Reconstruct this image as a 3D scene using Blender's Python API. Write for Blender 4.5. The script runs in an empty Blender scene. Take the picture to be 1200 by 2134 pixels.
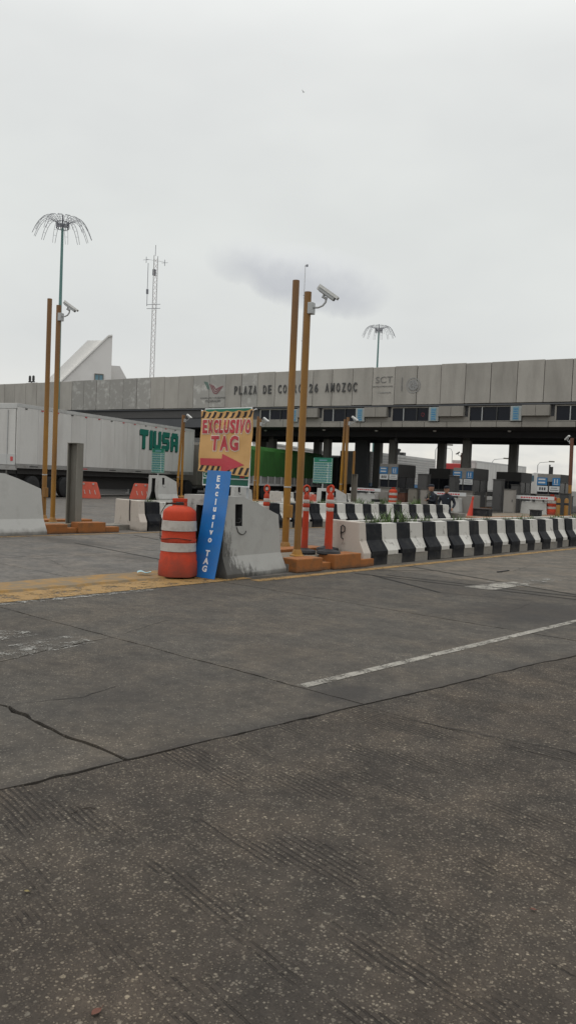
import bpy, bmesh, math, random
from mathutils import Vector, Matrix, noise
random.seed(7)
S = bpy.context.scene
COL = S.collection
R_ = math.radians

# ------------------------------------------------------------------ camera, sky, sun, exposure
HC, YAW, PITCH, ROLL = 1.42, R_(41), R_(-2.4), R_(2.4)
fw = Vector((-math.sin(YAW)*math.cos(PITCH), math.cos(YAW)*math.cos(PITCH), math.sin(PITCH)))
rt = Vector((math.cos(YAW), math.sin(YAW), 0)); up = rt.cross(fw)
r2 = rt*math.cos(ROLL)+up*math.sin(ROLL); u2 = -rt*math.sin(ROLL)+up*math.cos(ROLL)
cd = bpy.data.cameras.new('camera'); cam = bpy.data.objects.new('camera', cd); COL.objects.link(cam)
M = Matrix((r2, u2, -fw)).transposed().to_4x4(); M.translation = Vector((0, 0, HC)); cam.matrix_world = M
cd.sensor_fit = 'VERTICAL'; cd.sensor_height = 36; cd.lens = 36*1650/2134; cd.clip_end = 3000; cd.clip_start = 0.05
S.camera = cam

SUN_EL, SUN_AZ = R_(62), R_(205)
sd = bpy.data.lights.new('sun', 'SUN'); sd.energy = 0.5; sd.angle = R_(30); sd.color = (1, .97, .92)
so = bpy.data.objects.new('sun', sd); COL.objects.link(so)
sv = Vector((math.sin(SUN_AZ)*math.cos(SUN_EL), math.cos(SUN_AZ)*math.cos(SUN_EL), math.sin(SUN_EL)))
so.rotation_euler = sv.to_track_quat('Z', 'Y').to_euler(); so.location = (20, -20, 40)

W = bpy.data.worlds.new('World'); S.world = W; W.use_nodes = True
nt = W.node_tree; nt.nodes.clear()
def N(t, **k):
    n = nt.nodes.new(t)
    for a, b in k.items(): setattr(n, a, b)
    return n
def L(a, b): nt.links.new(a, b)
def mth(op, a, b=None, c=None, clamp=False):
    n = N('ShaderNodeMath', operation=op, use_clamp=clamp)
    for i, v in enumerate((a, b, c)):
        if v is None: continue
        if isinstance(v, (int, float)): n.inputs[i].default_value = v
        else: L(v, n.inputs[i])
    return n.outputs[0]
def ramp(fac, pts):
    n = N('ShaderNodeValToRGB'); L(fac, n.inputs[0]); e = n.color_ramp.elements
    while len(e) < len(pts): e.new(.5)
    for x, (p, c) in zip(e, pts): x.position = p; x.color = (*c, 1) if len(c) == 3 else c
    return n.outputs[0]
def mixc(fac, a, b, mode='MIX'):
    n = N('ShaderNodeMix', data_type='RGBA', blend_type=mode)
    for i, v in ((0, fac), (6, a), (7, b)):
        if isinstance(v, (int, float)): n.inputs[i].default_value = v
        elif isinstance(v, tuple): n.inputs[i].default_value = (*v, 1)
        else: L(v, n.inputs[i])
    return n.outputs[2]
tc = N('ShaderNodeTexCoord'); sep = N('ShaderNodeSeparateXYZ'); L(tc.outputs['Generated'], sep.inputs[0])
base = ramp(sep.outputs[2], [(0, (.62, .59, .54)), (.015, (.80, .78, .73)), (.06, (.775, .775, .745)), (.16, (.73, .745, .73)), (.30, (.755, .775, .755)), (.46, (.80, .815, .80)), (.72, (1.25, 1.26, 1.24)), (1, (1.75, 1.77, 1.75))])
def cloudnoise(sc, detail, zs):
    mp = N('ShaderNodeMapping'); L(tc.outputs['Generated'], mp.inputs[0]); mp.inputs[3].default_value = (sc, sc, sc*zs)
    n = N('ShaderNodeTexNoise'); L(mp.outputs[0], n.inputs[0]); n.inputs['Scale'].default_value = 1; n.inputs['Detail'].default_value = detail; n.inputs['Roughness'].default_value = .55
    return n.outputs[0]
soft = cloudnoise(2.2, 4, 2.2)
base = mixc(1.0, base, ramp(soft, [(.3, (.93, .93, .937)), (.7, (1.05, 1.05, 1.043))]), 'MULTIPLY')
low = cloudnoise(16, 5, 2.6)                                   # broken cumulus low over the horizon
lowm = ramp(sep.outputs[2], [(.005, (1, 1, 1)), (.075, (0, 0, 0))])
base = mixc(lowm, base, mixc(1.0, base, ramp(low, [(.36, (.80, .81, .83)), (.52, (1, 1, .99)), (.66, (1.14, 1.11, 1.05))]), 'MULTIPLY'))
# one darker cumulus in the overcast
cdir = (fw + r2*(35/1650) + u2*(488/1650)).normalized()
cr = Vector((cdir.y, -cdir.x, 0)).normalized(); cu = cr.cross(cdir)
def dotv(v):
    n = N('ShaderNodeVectorMath', operation='DOT_PRODUCT'); L(tc.outputs['Generated'], n.inputs[0]); n.inputs[1].default_value = v
    return n.outputs['Value']
n1 = cloudnoise(9, 6, 1.3); n2 = cloudnoise(20, 5, 1.0)
ca0, cb0 = dotv(cr), dotv(cu)
ca = mth('ADD', ca0, mth('MULTIPLY', mth('SUBTRACT', n1, .5), .07))
cb = mth('ADD', mth('ADD', cb0, mth('MULTIPLY', mth('SUBTRACT', n2, .5), .048)), mth('MULTIPLY', ca, .16))
d2 = mth('ADD', mth('POWER', mth('DIVIDE', ca, .118), 2), mth('POWER', mth('DIVIDE', cb, .040), 2))
front = mth('GREATER_THAN', dotv(cdir), 0)
cm = mth('MULTIPLY', mth('MULTIPLY', mth('SUBTRACT', 1.08, d2, clamp=True), 1.25, clamp=True), front)
shade = mth('SUBTRACT', .66, mth('MULTIPLY', cb, 15.), clamp=True)              # grey flat underside, pale top
base = mixc(mth('MULTIPLY', cm, .9), base, ramp(shade, [(.0, (.80, .815, .81)), (.35, (.72, .735, .74)), (.75, (.555, .57, .595)), (1, (.53, .545, .57))]))
sky = N('ShaderNodeTexSky', sky_type='NISHITA', sun_disc=False, sun_elevation=SUN_EL, sun_rotation=SUN_AZ)
bg1 = N('ShaderNodeBackground'); L(sky.outputs[0], bg1.inputs[0]); bg1.inputs[1].default_value = .06
bg2 = N('ShaderNodeBackground'); L(base, bg2.inputs[0]); bg2.inputs[1].default_value = 1.05
ms = N('ShaderNodeMixShader'); ms.inputs[0].default_value = .93
L(bg1.outputs[0], ms.inputs[1]); L(bg2.outputs[0], ms.inputs[2])
wo = N('ShaderNodeOutputWorld'); L(ms.outputs[0], wo.inputs[0])
S.view_settings.view_transform = 'Standard'; S.view_settings.look = 'None'
S.view_settings.exposure = 0; S.view_settings.gamma = 1; S.view_settings.use_curve_mapping = False

# ------------------------------------------------------------------ materials
def newmat(name):
    global nt
    m = bpy.data.materials.new(name); m.use_nodes = True; nt = m.node_tree
    p = nt.nodes['Principled BSDF']
    return m, p
def coords(scale=1.0, rand=True, stretch=(1, 1, 1)):
    t = N('ShaderNodeTexCoord'); mp = N('ShaderNodeMapping'); L(t.outputs['Object'], mp.inputs[0])
    mp.inputs[3].default_value = tuple(scale*s for s in stretch)
    if rand:
        oi = N('ShaderNodeObjectInfo'); cx = N('ShaderNodeCombineXYZ')
        for i, k in enumerate((37., 91., 53.)): L(mth('MULTIPLY', oi.outputs['Random'], k), cx.inputs[i])
        L(cx.outputs[0], mp.inputs[1])
    return mp.outputs[0]
def nz(vec, scale, detail=4, rough=.55):
    n = N('ShaderNodeTexNoise'); L(vec, n.inputs[0]); n.inputs['Scale'].default_value = scale; n.inputs['Detail'].default_value = detail; n.inputs['Roughness'].default_value = rough
    return n.outputs[0]
def bump(p, h, strength=.3, dist=.01):
    b = N('ShaderNodeBump'); b.inputs['Strength'].default_value = strength; b.inputs['Distance'].default_value = dist
    L(h, b.inputs['Height']); L(b.outputs[0], p.inputs['Normal'])
def mul(c, k): return tuple(x*k for x in c)
MATS = {}
def surf(name, col, rough=.6, var=.15, scale=3., dirt=None, dirt_amt=.5, dirt_scale=1.6, lo=.48, hi=.7, metal=0, bmp=.15, fine=40., streak=False, spec=.4, tint=.06, lowdirt=None, corner=None, backlit=None):
    m, p = newmat(name)
    v = coords()
    c = ramp(nz(v, scale, 5), [(.25, mul(col, 1-var)), (.75, mul(col, 1+var))])
    c = mixc(.5, c, ramp(nz(v, fine, 3), [(.3, mul(col, 1-var)), (.7, mul(col, 1+var))]))
    if dirt:
        vv = coords(1.0, True, (1, 1, .22)) if streak else v
        f = ramp(nz(vv, dirt_scale, 6, .62), [(lo, (0, 0, 0)), (hi, (1, 1, 1))])
        c = mixc(mth('MULTIPLY', f, dirt_amt), c, dirt)
    if lowdirt:                                           # splash dirt rising from the foot, in metres of object height
        t = N('ShaderNodeTexCoord'); s = N('ShaderNodeSeparateXYZ'); L(t.outputs['Object'], s.inputs[0])
        h = mth('ADD', s.outputs[2], mth('MULTIPLY', mth('SUBTRACT', nz(v, 5, 4), .5), lowdirt[1]*1.6))
        f = mth('SUBTRACT', 1.0, mth('DIVIDE', h, lowdirt[1]), clamp=True)
        c = mixc(mth('MULTIPLY', f, lowdirt[2], clamp=True), c, lowdirt[0])
    if backlit:                                              # browner towards the top: backlight from the sky put into the colour
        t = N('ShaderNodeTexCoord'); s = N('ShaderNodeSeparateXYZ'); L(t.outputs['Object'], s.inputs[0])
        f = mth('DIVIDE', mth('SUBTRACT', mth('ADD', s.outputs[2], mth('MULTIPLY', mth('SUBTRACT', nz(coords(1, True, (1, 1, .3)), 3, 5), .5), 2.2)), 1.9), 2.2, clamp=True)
        c = mixc(mth('MULTIPLY', f, .72), c, backlit)
    if corner:                                            # rubber and oil smeared round the struck front corner
        t = N('ShaderNodeTexCoord'); s = N('ShaderNodeSeparateXYZ'); L(t.outputs['Object'], s.inputs[0])
        d1 = mth('ADD', mth('DIVIDE', s.outputs[1], .42), mth('MULTIPLY', s.outputs[2], .9)); d2 = mth('ADD', mth('DIVIDE', s.outputs[1], 1.0), mth('DIVIDE', s.outputs[2], .34))
        d = mth('MINIMUM', d1, d2); f = mth('SUBTRACT', 1.0, mth('ADD', d, mth('MULTIPLY', mth('SUBTRACT', nz(coords(1, False, (1, 2.2, 1)), 6, 6, .7), .5), 1.9)), clamp=True)
        c = mixc(mth('MULTIPLY', mth('MULTIPLY', f, 2.4, clamp=True), .85), c, corner)
    if tint:
        oi = N('ShaderNodeObjectInfo')
        k = mth('ADD', 1-tint, mth('MULTIPLY', oi.outputs['Random'], 2*tint))
        cx = N('ShaderNodeCombineXYZ'); [L(k, cx.inputs[i]) for i in range(3)]
        c = mixc(1.0, c, cx.outputs[0], 'MULTIPLY')
    L(c, p.inputs['Base Color']); p.inputs['Roughness'].default_value = rough; p.inputs['Metallic'].default_value = metal
    p.inputs['Specular IOR Level'].default_value = spec
    if bmp: bump(p, nz(v, fine*1.5, 4), bmp, .004)
    MATS[name] = m
    return m

def stone_floor(name, mort, stones, sc, amt, rough, big, groove=0, bstr=.5, tint=.06, stain=(.03, .027, .025), spots=(), edge=False, big2=False):
    """worn concrete with exposed aggregate; sc = stones per metre"""
    m, p = newmat(name)
    t = N('ShaderNodeTexCoord'); g = N('ShaderNodeNewGeometry'); v = g.outputs['Position']
    vo = N('ShaderNodeTexVoronoi'); vo.inputs['Scale'].default_value = sc; vo.inputs['Randomness'].default_value = 1
    wob = N('ShaderNodeVectorMath', operation='ADD'); nn = N('ShaderNodeTexNoise'); L(v, nn.inputs[0]); nn.inputs['Scale'].default_value = sc*.9
    sc2 = N('ShaderNodeVectorMath', operation='SCALE'); L(nn.outputs[1], sc2.inputs[0]); sc2.inputs['Scale'].default_value = .55/sc
    L(v, wob.inputs[0]); L(sc2.outputs[0], wob.inputs[1]); L(wob.outputs[0], vo.inputs[0])
    rs = N('ShaderNodeSeparateColor'); L(vo.outputs['Color'], rs.inputs[0])
    scol = ramp(rs.outputs[0], [(i/(len(stones)-1), s) for i, s in enumerate(stones)])
    patch = ramp(nz(v, big, 5, .6), [(.36, (0, 0, 0)), (.62, (1, 1, 1))])       # where the paste has worn off the stones
    size = mth('MULTIPLY_ADD', rs.outputs[1], .30, .22)
    inside = mth('MULTIPLY', mth('SUBTRACT', mth('ADD', size, .12), vo.outputs['Distance']), 5.0, clamp=True)
    shown = mth('MULTIPLY', mth('GREATER_THAN', rs.outputs[2], mth('SUBTRACT', 1.0-amt, mth('MULTIPLY', patch, .38))), inside)
    mc = ramp(nz(v, big*2.3, 6, .65), [(.3, mul(mort, .78)), (.7, mul(mort, 1.22))])
    mc = mixc(.55, mc, ramp(nz(v, sc*1.6, 3), [(.3, mul(mort, .66)), (.72, mul(mort, 1.34))]))
    scol = mixc(1.0, scol, ramp(nz(v, sc*2.6, 3), [(.3, (.62, .62, .62)), (.7, (1.38, 1.36, 1.32))]), 'MULTIPLY')
    c = mixc(shown, mc, scol)
    if big2:      # a scatter of larger cobbles among the small stones
        v2 = N('ShaderNodeTexVoronoi'); v2.inputs['Scale'].default_value = sc*.46; L(wob.outputs[0], v2.inputs[0])
        r2_ = N('ShaderNodeSeparateColor'); L(v2.outputs['Color'], r2_.inputs[0])
        in2 = mth('MULTIPLY', mth('SUBTRACT', mth('MULTIPLY_ADD', r2_.outputs[1], .3, .12), v2.outputs['Distance']), 7., clamp=True)
        m2_ = mth('MULTIPLY', in2, mth('GREATER_THAN', r2_.outputs[2], .80))
        c = mixc(m2_, c, ramp(r2_.outputs[0], [(0, (.06, .052, .044)), (.4, (.12, .105, .085)), (.75, (.155, .14, .118)), (1, (.23, .20, .155))]))
    c = mixc(1.0, c, ramp(nz(v, 2.6, 6, .68), [(.3, (.68, .68, .69)), (.5, (1, 1, 1)), (.72, (1.36, 1.34, 1.30))]), 'MULTIPLY')
    c = mixc(1.0, c, ramp(nz(v, 11, 5, .7), [(.3, (.72, .72, .72)), (.72, (1.28, 1.28, 1.26))]), 'MULTIPLY')
    f = ramp(nz(v, .55, 6, .6), [(.56, (0, 0, 0)), (.72, (1, 1, 1))])
    c = mixc(mth('MULTIPLY', f, .45), c, stain)
    if spots:
        sp = N('ShaderNodeSeparateXYZ'); L(v, sp.inputs[0]); wn = mth('MULTIPLY', mth('SUBTRACT', nz(v, 5., 6, .65), .5), 1.5); tot = None
        for (sx, sy, rx, ry, am) in spots:
            dd = mth('SQRT', mth('ADD', mth('POWER', mth('DIVIDE', mth('SUBTRACT', sp.outputs[0], sx), rx), 2), mth('POWER', mth('DIVIDE', mth('SUBTRACT', sp.outputs[1], sy), ry), 2)))
            k_ = mth('MULTIPLY', mth('MULTIPLY', mth('SUBTRACT', 1.15, mth('ADD', dd, wn), clamp=True), 1.6, clamp=True), am)
            tot = k_ if tot is None else mth('MAXIMUM', tot, k_)
        c = mixc(tot, c, mul(stain, 1.1))
    if edge:      # dirt caught along the step down to the rough apron
        sp = N('ShaderNodeSeparateXYZ'); L(v, sp.inputs[0])
        dx = mth('ADD', mth('SUBTRACT', mth('MULTIPLY_ADD', sp.outputs[1], .1235, -3.391), sp.outputs[0]), mth('MULTIPLY', mth('SUBTRACT', nz(v, 3.5, 6, .7), .5), .28))
        c = mixc(mth('MULTIPLY', mth('SUBTRACT', 1.0, mth('DIVIDE', dx, .12), clamp=True), .6), c, mul(stain, 1.3))
    warm = ramp(nz(v, 1.3, 3), [(.4, (1, 1, 1)), (.65, (1.07, 1.01, .95))])
    c = mixc(.8, c, mixc(1.0, c, warm, 'MULTIPLY'))
    h = mth('ADD', mth('MULTIPLY', shown, .5), mth('MULTIPLY', nz(v, sc*1.3, 4), .6))
    if groove:
        mp = N('ShaderNodeMapping'); L(v, mp.inputs[0]); mp.inputs[2].default_value = (0, 0, R_(10))
        s = N('ShaderNodeSeparateXYZ'); L(mp.outputs[0], s.inputs[0])
        yy = mth('ADD', s.outputs[1], mth('MULTIPLY', nz(v, 2.5, 2), .03))
        w = mth('SINE', mth('MULTIPLY', yy, 6.2832/groove))
        mpg = N('ShaderNodeMapping'); L(v, mpg.inputs[0]); mpg.inputs[3].default_value = (1.0, 2.6, 1); mpg.inputs[2].default_value = (0, 0, R_(10))
        msk = ramp(nz(mpg.outputs[0], 1.5, 4, .6), [(.51, (0, 0, 0)), (.60, (1, 1, 1))])
        gr = mth('MULTIPLY', ramp(w, [(.35, (0, 0, 0)), (.85, (1, 1, 1))]), msk)
        gr = mth('MULTIPLY', gr, ramp(nz(v, 30, 3), [(.30, (0, 0, 0)), (.48, (1, 1, 1))]))
        c = mixc(mth('MULTIPLY', gr, .75), c, mul(mort, .5))
        h = mth('SUBTRACT', h, mth('MULTIPLY', gr, 1.1))
    oi = N('ShaderNodeObjectInfo'); k = mth('ADD', 1-tint, mth('MULTIPLY', oi.outputs['Random'], 2*tint))
    cx = N('ShaderNodeCombineXYZ'); [L(k, cx.inputs[i]) for i in range(3)]
    c = mixc(1.0, c, cx.outputs[0], 'MULTIPLY')
    L(c, p.inputs['Base Color']); p.inputs['Roughness'].default_value = rough; p.inputs['Specular IOR Level'].default_value = .25
    bump(p, h, bstr, .006)
    MATS[name] = m
    return m

def paint(name, col, under, wear=.5, sc=6.):
    """road paint worn through to what lies below (transparent where gone)"""
    m, p = newmat(name)
    g = N('ShaderNodeNewGeometry'); v = g.outputs['Position']
    c = ramp(nz(v, 4, 5), [(.3, mul(col, .72)), (.7, mul(col, 1.1))])
    c = mixc(ramp(nz(v, 26, 5, .7), [(.45, (0, 0, 0)), (.7, (.7, .7, .7))]), c, under)
    L(c, p.inputs['Base Color']); p.inputs['Roughness'].default_value = .75
    f = mth('ADD', mth('MULTIPLY', nz(v, sc, 6, .7), .65), mth('MULTIPLY', nz(v, sc*9, 3), .35))
    f = ramp(f, [(wear-.05, (0, 0, 0)), (wear+.05, (1, 1, 1))])
    tr = N('ShaderNodeBsdfTransparent'); mx = N('ShaderNodeMixShader')
    L(f, mx.inputs[0]); L(tr.outputs[0], mx.inputs[1]); L(p.outputs[0], mx.inputs[2])
    L(mx.outputs[0], nt.nodes['Material Output'].inputs[0])
    MATS[name] = m
    return m

stone_floor('apron', (.050, .042, .035), [(.042, .035, .029), (.105, .09, .075), (.062, .053, .045), (.140, .122, .10), (.080, .069, .058), (.178, .156, .128), (.115, .10, .085), (.052, .044, .037), (.235, .208, .17)], 88, .74, .85, 1.1, groove=.028, bstr=1.0, tint=.03, big2=True)
SPOTS = ((-3.75, 8.75, .75, 1.15, .75), (-3.12, 4.25, .20, .36, .8), (-4.9, 3.9, .09, .05, .6), (-5.0, 3.25, .10, .06, .5), (-6.5, 6.2, .06, .04, .8), (-6.2, 6.9, .10, .05, .7), (-6.0, 7.2, .05, .03, .6), (-5.6, 5.2, .07, .04, .5), (-5.2, 9.9, 1.4, .9, .35))
stone_floor('lane', (.064, .057, .049), [(.048, .043, .037), (.092, .083, .072), (.067, .060, .052), (.132, .12, .104), (.081, .073, .064), (.19, .174, .152), (.071, .064, .056)], 84, .52, .8, .9, bstr=.6, spots=SPOTS, edge=True, tint=.05)
stone_floor('tan', (.098, .087, .074), [(.085, .076, .064), (.12, .108, .093), (.155, .141, .124)], 90, .35, .8, .8, bstr=.35)
stone_floor('farlane', (.108, .100, .092), [(.095, .088, .08), (.135, .127, .117), (.18, .17, .157)], 60, .3, .8, .5, bstr=.25, spots=((-13.4, 9.0, 1.3, .45, .55), (-12.0, 11.3, 1.5, .3, .5), (-10.3, 8.3, .8, .3, .45)))
surf('joint', (.022, .02, .018), .95, tint=0)
surf('subbase', (.05, .047, .043), .95, tint=0)
surf('soil', (.075, .058, .04), .95, .35, bmp=.6, tint=0)
surf('whitewall', (.46, .455, .435), .75, .06, 2.2, dirt=(.23, .22, .20), dirt_amt=.5, dirt_scale=2.4, lo=.52, hi=.8, lowdirt=((.14, .13, .115), .13, .9), bmp=.25)
surf('whitewallgrimy', (.36, .355, .335), .75, .06, 2.2, dirt=(.23, .22, .20), dirt_amt=.55, dirt_scale=2.4, lo=.50, hi=.8, lowdirt=((.10, .095, .085), .09, .9), bmp=.25, corner=(.045, .042, .038))
surf('whitepaint', (.50, .485, .45), .7, .06, 3, dirt=(.13, .12, .105), dirt_amt=.75, dirt_scale=7, lo=.58, hi=.70, lowdirt=((.17, .15, .13), .16, .6), bmp=.25)
surf('creamwall', (.45, .40, .35), .75, .07, 3, dirt=(.2, .16, .13), dirt_amt=.6, dirt_scale=7, lo=.60, hi=.70, lowdirt=((.2, .17, .14), .1, .8), bmp=.25)
surf('blackpaint', (.010, .011, .014), .65, .3, 4, dirt=(.05, .048, .045), dirt_amt=.45, dirt_scale=6, spec=.15, bmp=.25, lowdirt=((.06, .055, .05), .12, .5))
surf('plinth', (.21, .195, .17), .85, .15, 5, dirt=(.08, .075, .07), dirt_amt=.6, dirt_scale=4)
surf('orangekerb', (.27, .098, .024), .75, .16, 4, dirt=(.10, .06, .03), dirt_amt=.65, dirt_scale=6, lo=.50, hi=.72, bmp=.35, lowdirt=((.08, .05, .03), .06, .8))
surf('kerbtop', (.17, .15, .12), .9, .2, 6, dirt=(.36, .19, .06), dirt_amt=.5, dirt_scale=5, bmp=.3)
surf('yellowpole', (.33, .158, .013), .5, .10, 2.5, dirt=(.15, .075, .035), dirt_amt=.8, dirt_scale=1.2, lo=.40, hi=.64, streak=True, bmp=.1, backlit=(.155, .080, .040))
surf('orangeplastic', (.43, .048, .020), .68, .14, 3, dirt=(.20, .045, .028), dirt_amt=.65, dirt_scale=4, spec=.2, bmp=.08, lowdirt=((.17, .06, .045), .25, .7))
surf('redplastic', (.50, .085, .050), .7, .10, 3, dirt=(.3, .1, .07), dirt_amt=.5, dirt_scale=4, bmp=.08)
surf('reflective', (.42, .395, .365), .45, .07, 12, dirt=(.25, .21, .18), dirt_amt=.6, dirt_scale=9, bmp=.05)
surf('rubber', (.02, .021, .024), .8, .25, 6, dirt=(.08, .075, .07), dirt_amt=.4, dirt_scale=6)
surf('metalgrey', (.40, .41, .41), .42, .06, 5, metal=.2, bmp=.03)
surf('camwhite', (.66, .66, .64), .4, .04, 6, dirt=(.35, .33, .3), dirt_amt=.4, dirt_scale=14, bmp=0)
surf('camdark', (.03, .032, .036), .3, .1, bmp=0)
surf('steelpost', (.20, .19, .165), .5, .10, 3, dirt=(.10, .08, .06), dirt_amt=.5, dirt_scale=2, streak=True, metal=.25, bmp=.06)
surf('steeldark', (.045, .045, .045), .55, .2, bmp=.05)
surf('concrete', (.345, .327, .297), .85, .10, 1.2, dirt=(.15, .14, .125), dirt_amt=.5, dirt_scale=1.3, lo=.44, hi=.78, streak=True, bmp=.25, fine=30, tint=.08)
surf('concretestain', (.31, .30, .28), .85, .10, 1.0, dirt=(.62, .61, .58), dirt_amt=.6, dirt_scale=2.4, lo=.52, hi=.72, bmp=.25, fine=30, tint=.07)
surf('concretelow', (.25, .235, .21), .85, .08, 1.2, dirt=(.17, .16, .145), dirt_amt=.5, dirt_scale=1.3, streak=True, bmp=.2, tint=.05)
surf('concdark', (.085, .088, .094), .85, .12, 1, bmp=.1, tint=.04)
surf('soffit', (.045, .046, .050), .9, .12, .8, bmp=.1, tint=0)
surf('column', (.26, .255, .24), .8, .12, 1.5, dirt=(.12, .115, .105), dirt_amt=.6, dirt_scale=1.5, streak=True, bmp=.1)
surf('bluepanel', (.010, .145, .44), .28, .10, 1.6, dirt=(.05, .13, .27), dirt_amt=.55, dirt_scale=2.2, bmp=.02, spec=.6, tint=0)
surf('letterwhite', (.74, .75, .76), .5, .05, bmp=0, tint=0)
surf('bannercloth', (.56, .335, .135), .8, .08, 3, dirt=(.42, .235, .09), dirt_amt=.5, dirt_scale=3, bmp=.12, fine=90, tint=0)
surf('bannerred', (.44, .05, .065), .7, .08, 4, dirt=(.42, .10, .10), dirt_amt=.4, dirt_scale=6, bmp=.1, fine=90, tint=0)
surf('bannerblack', (.03, .025, .024), .75, .2, bmp=.1, tint=0)
surf('bannerwhite', (.66, .55, .45), .75, .06, bmp=.05, tint=0)
surf('signgreen', (.012, .155, .095), .4, .08, bmp=.02, tint=.05)
surf('signgreendark', (.010, .095, .06), .4, .08, bmp=.02, tint=.05)
surf('signblue', (.035, .17, .37), .4, .08, bmp=.02)
surf('signpaleblue', (.15, .27, .33), .5, .1, bmp=.02)
surf('signwhite', (.55, .56, .56), .5, .05, bmp=.02)
surf('fadedsign', (.30, .315, .31), .6, .08, bmp=.02)
surf('glyphdark', (.04, .04, .045), .6, .1, bmp=0)
surf('glyphred', (.45, .05, .06), .6, .1, bmp=0)
surf('fadedink', (.16, .155, .15), .8, .2, 20, dirt=(.3, .29, .27), dirt_amt=.7, dirt_scale=7, bmp=0, tint=0)
surf('ghostink', (.245, .245, .242), .8, .12, 20, dirt=(.33, .32, .30), dirt_amt=.8, dirt_scale=7, bmp=0, tint=0)
surf('fadedgreen', (.10, .165, .14), .8, .2, 20, dirt=(.24, .25, .24), dirt_amt=.6, dirt_scale=9, bmp=0, tint=0)
surf('fadedred', (.22, .09, .10), .8, .2, 20, dirt=(.28, .2, .19), dirt_amt=.5, dirt_scale=9, bmp=0, tint=0)
surf('letterdark', (.065, .064, .064), .7, .15, bmp=0, tint=0)
surf('trailerwhite', (.55, .54, .52), .5, .04, 1.5, dirt=(.38, .36, .34), dirt_amt=.6, dirt_scale=1.1, lo=.45, hi=.72, streak=True, bmp=.04, fine=12, tint=.03)
surf('trailergrey', (.46, .46, .45), .5, .06, 1.5, dirt=(.3, .29, .27), dirt_amt=.5, dirt_scale=1.3, streak=True, bmp=.04)
surf('rail', (.30, .295, .285), .5, .12, 3, dirt=(.14, .12, .11), dirt_amt=.6, dirt_scale=3, metal=.3)
surf('rivet', (.42, .41, .40), .5, .1, bmp=0)
surf('tiusagreen', (.008, .135, .10), .45, .08, bmp=0, tint=0)
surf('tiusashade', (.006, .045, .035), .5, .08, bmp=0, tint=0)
surf('tarpgreen', (.030, .125, .022), .65, .18, 1.2, dirt=(.02, .07, .016), dirt_amt=.6, dirt_scale=1.5, streak=True, bmp=.2, fine=14)
surf('tarptop', (.10, .19, .12), .6, .12, 1.2, bmp=.15)
surf('tyre', (.018, .018, .019), .85, .2, bmp=.1)
surf('chassis', (.028, .027, .027), .7, .25, bmp=.1)
surf('glassdark', (.010, .012, .018), .25, .1, bmp=0, spec=.2)
surf('glassblue', (.05, .10, .13), .12, .1, bmp=0, spec=.6)
surf('boothgrey', (.235, .22, .20), .65, .10, 2, dirt=(.12, .11, .10), dirt_amt=.4, dirt_scale=2, bmp=.05)
surf('boothdark', (.065, .063, .062), .6, .12, 2, bmp=.05)
surf('mastgreen', (.12, .235, .22), .5, .1, 2, bmp=.05)
surf('wire', (.19, .195, .22), .5, .1, bmp=0)
surf('towermetal', (.42, .42, .42), .6, .1, bmp=0)
surf('towerred', (.40, .30, .29), .6, .1, bmp=0)
surf('plaster', (.70, .68, .66), .8, .04, .3, dirt=(.5, .48, .46), dirt_amt=.4, dirt_scale=.3, bmp=.05)
surf('plasterlight', (.80, .785, .76), .8, .04, .3, bmp=.05)
surf('leaf', (.055, .105, .022), .6, .35, 9, dirt=(.16, .15, .05), dirt_amt=.5, dirt_scale=14, bmp=0, tint=.2)
surf('skin', (.30, .155, .10), .55, .06, bmp=.03)
surf('navycloth', (.013, .016, .024), .85, .3, 8, bmp=.2)
surf('greycloth', (.07, .065, .06), .85, .2, 8, bmp=.2)
surf('conered', (.50, .05, .028), .5, .08, bmp=.05)
surf('maskblue', (.32, .48, .52), .85, .12, 20, bmp=.3, fine=120)
surf('deadleaf', (.12, .045, .028), .7, .25, 40, bmp=.3)
surf('yellowleaf', (.17, .135, .05), .7, .25, 40, bmp=.3)
surf('twig', (.03, .022, .016), .9, .2, bmp=.2)
surf('redtruck', (.50, .06, .06), .4, .06, bmp=.02)
surf('lampwhite', (.8, .8, .78), .3, .02, bmp=0)
surf('brownpole', (.13, .055, .035), .6, .15, 3, bmp=.1)
paint('paintwhite', (.29, .272, .235), (.11, .10, .09), .45, 6)
paint('paintghost', (.29, .28, .255), (.12, .115, .105), .55, 7)
paint('paintyellow', (.29, .165, .042), (.20, .15, .09), .44, 5)
paint('painttyre', (.028, .026, .025), (.04, .037, .034), .44, 9)
surf('yellowconcrete', (.255, .145, .042), .8, .2, 3, dirt=(.15, .12, .08), dirt_amt=.85, dirt_scale=4.2, lo=.40, hi=.58, bmp=.5, tint=0)
surf('plain_ground', (.085, .08, .072), .9, .2, .2, bmp=0, tint=0)  # mottled dark tone of the wide ground sheet

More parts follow.
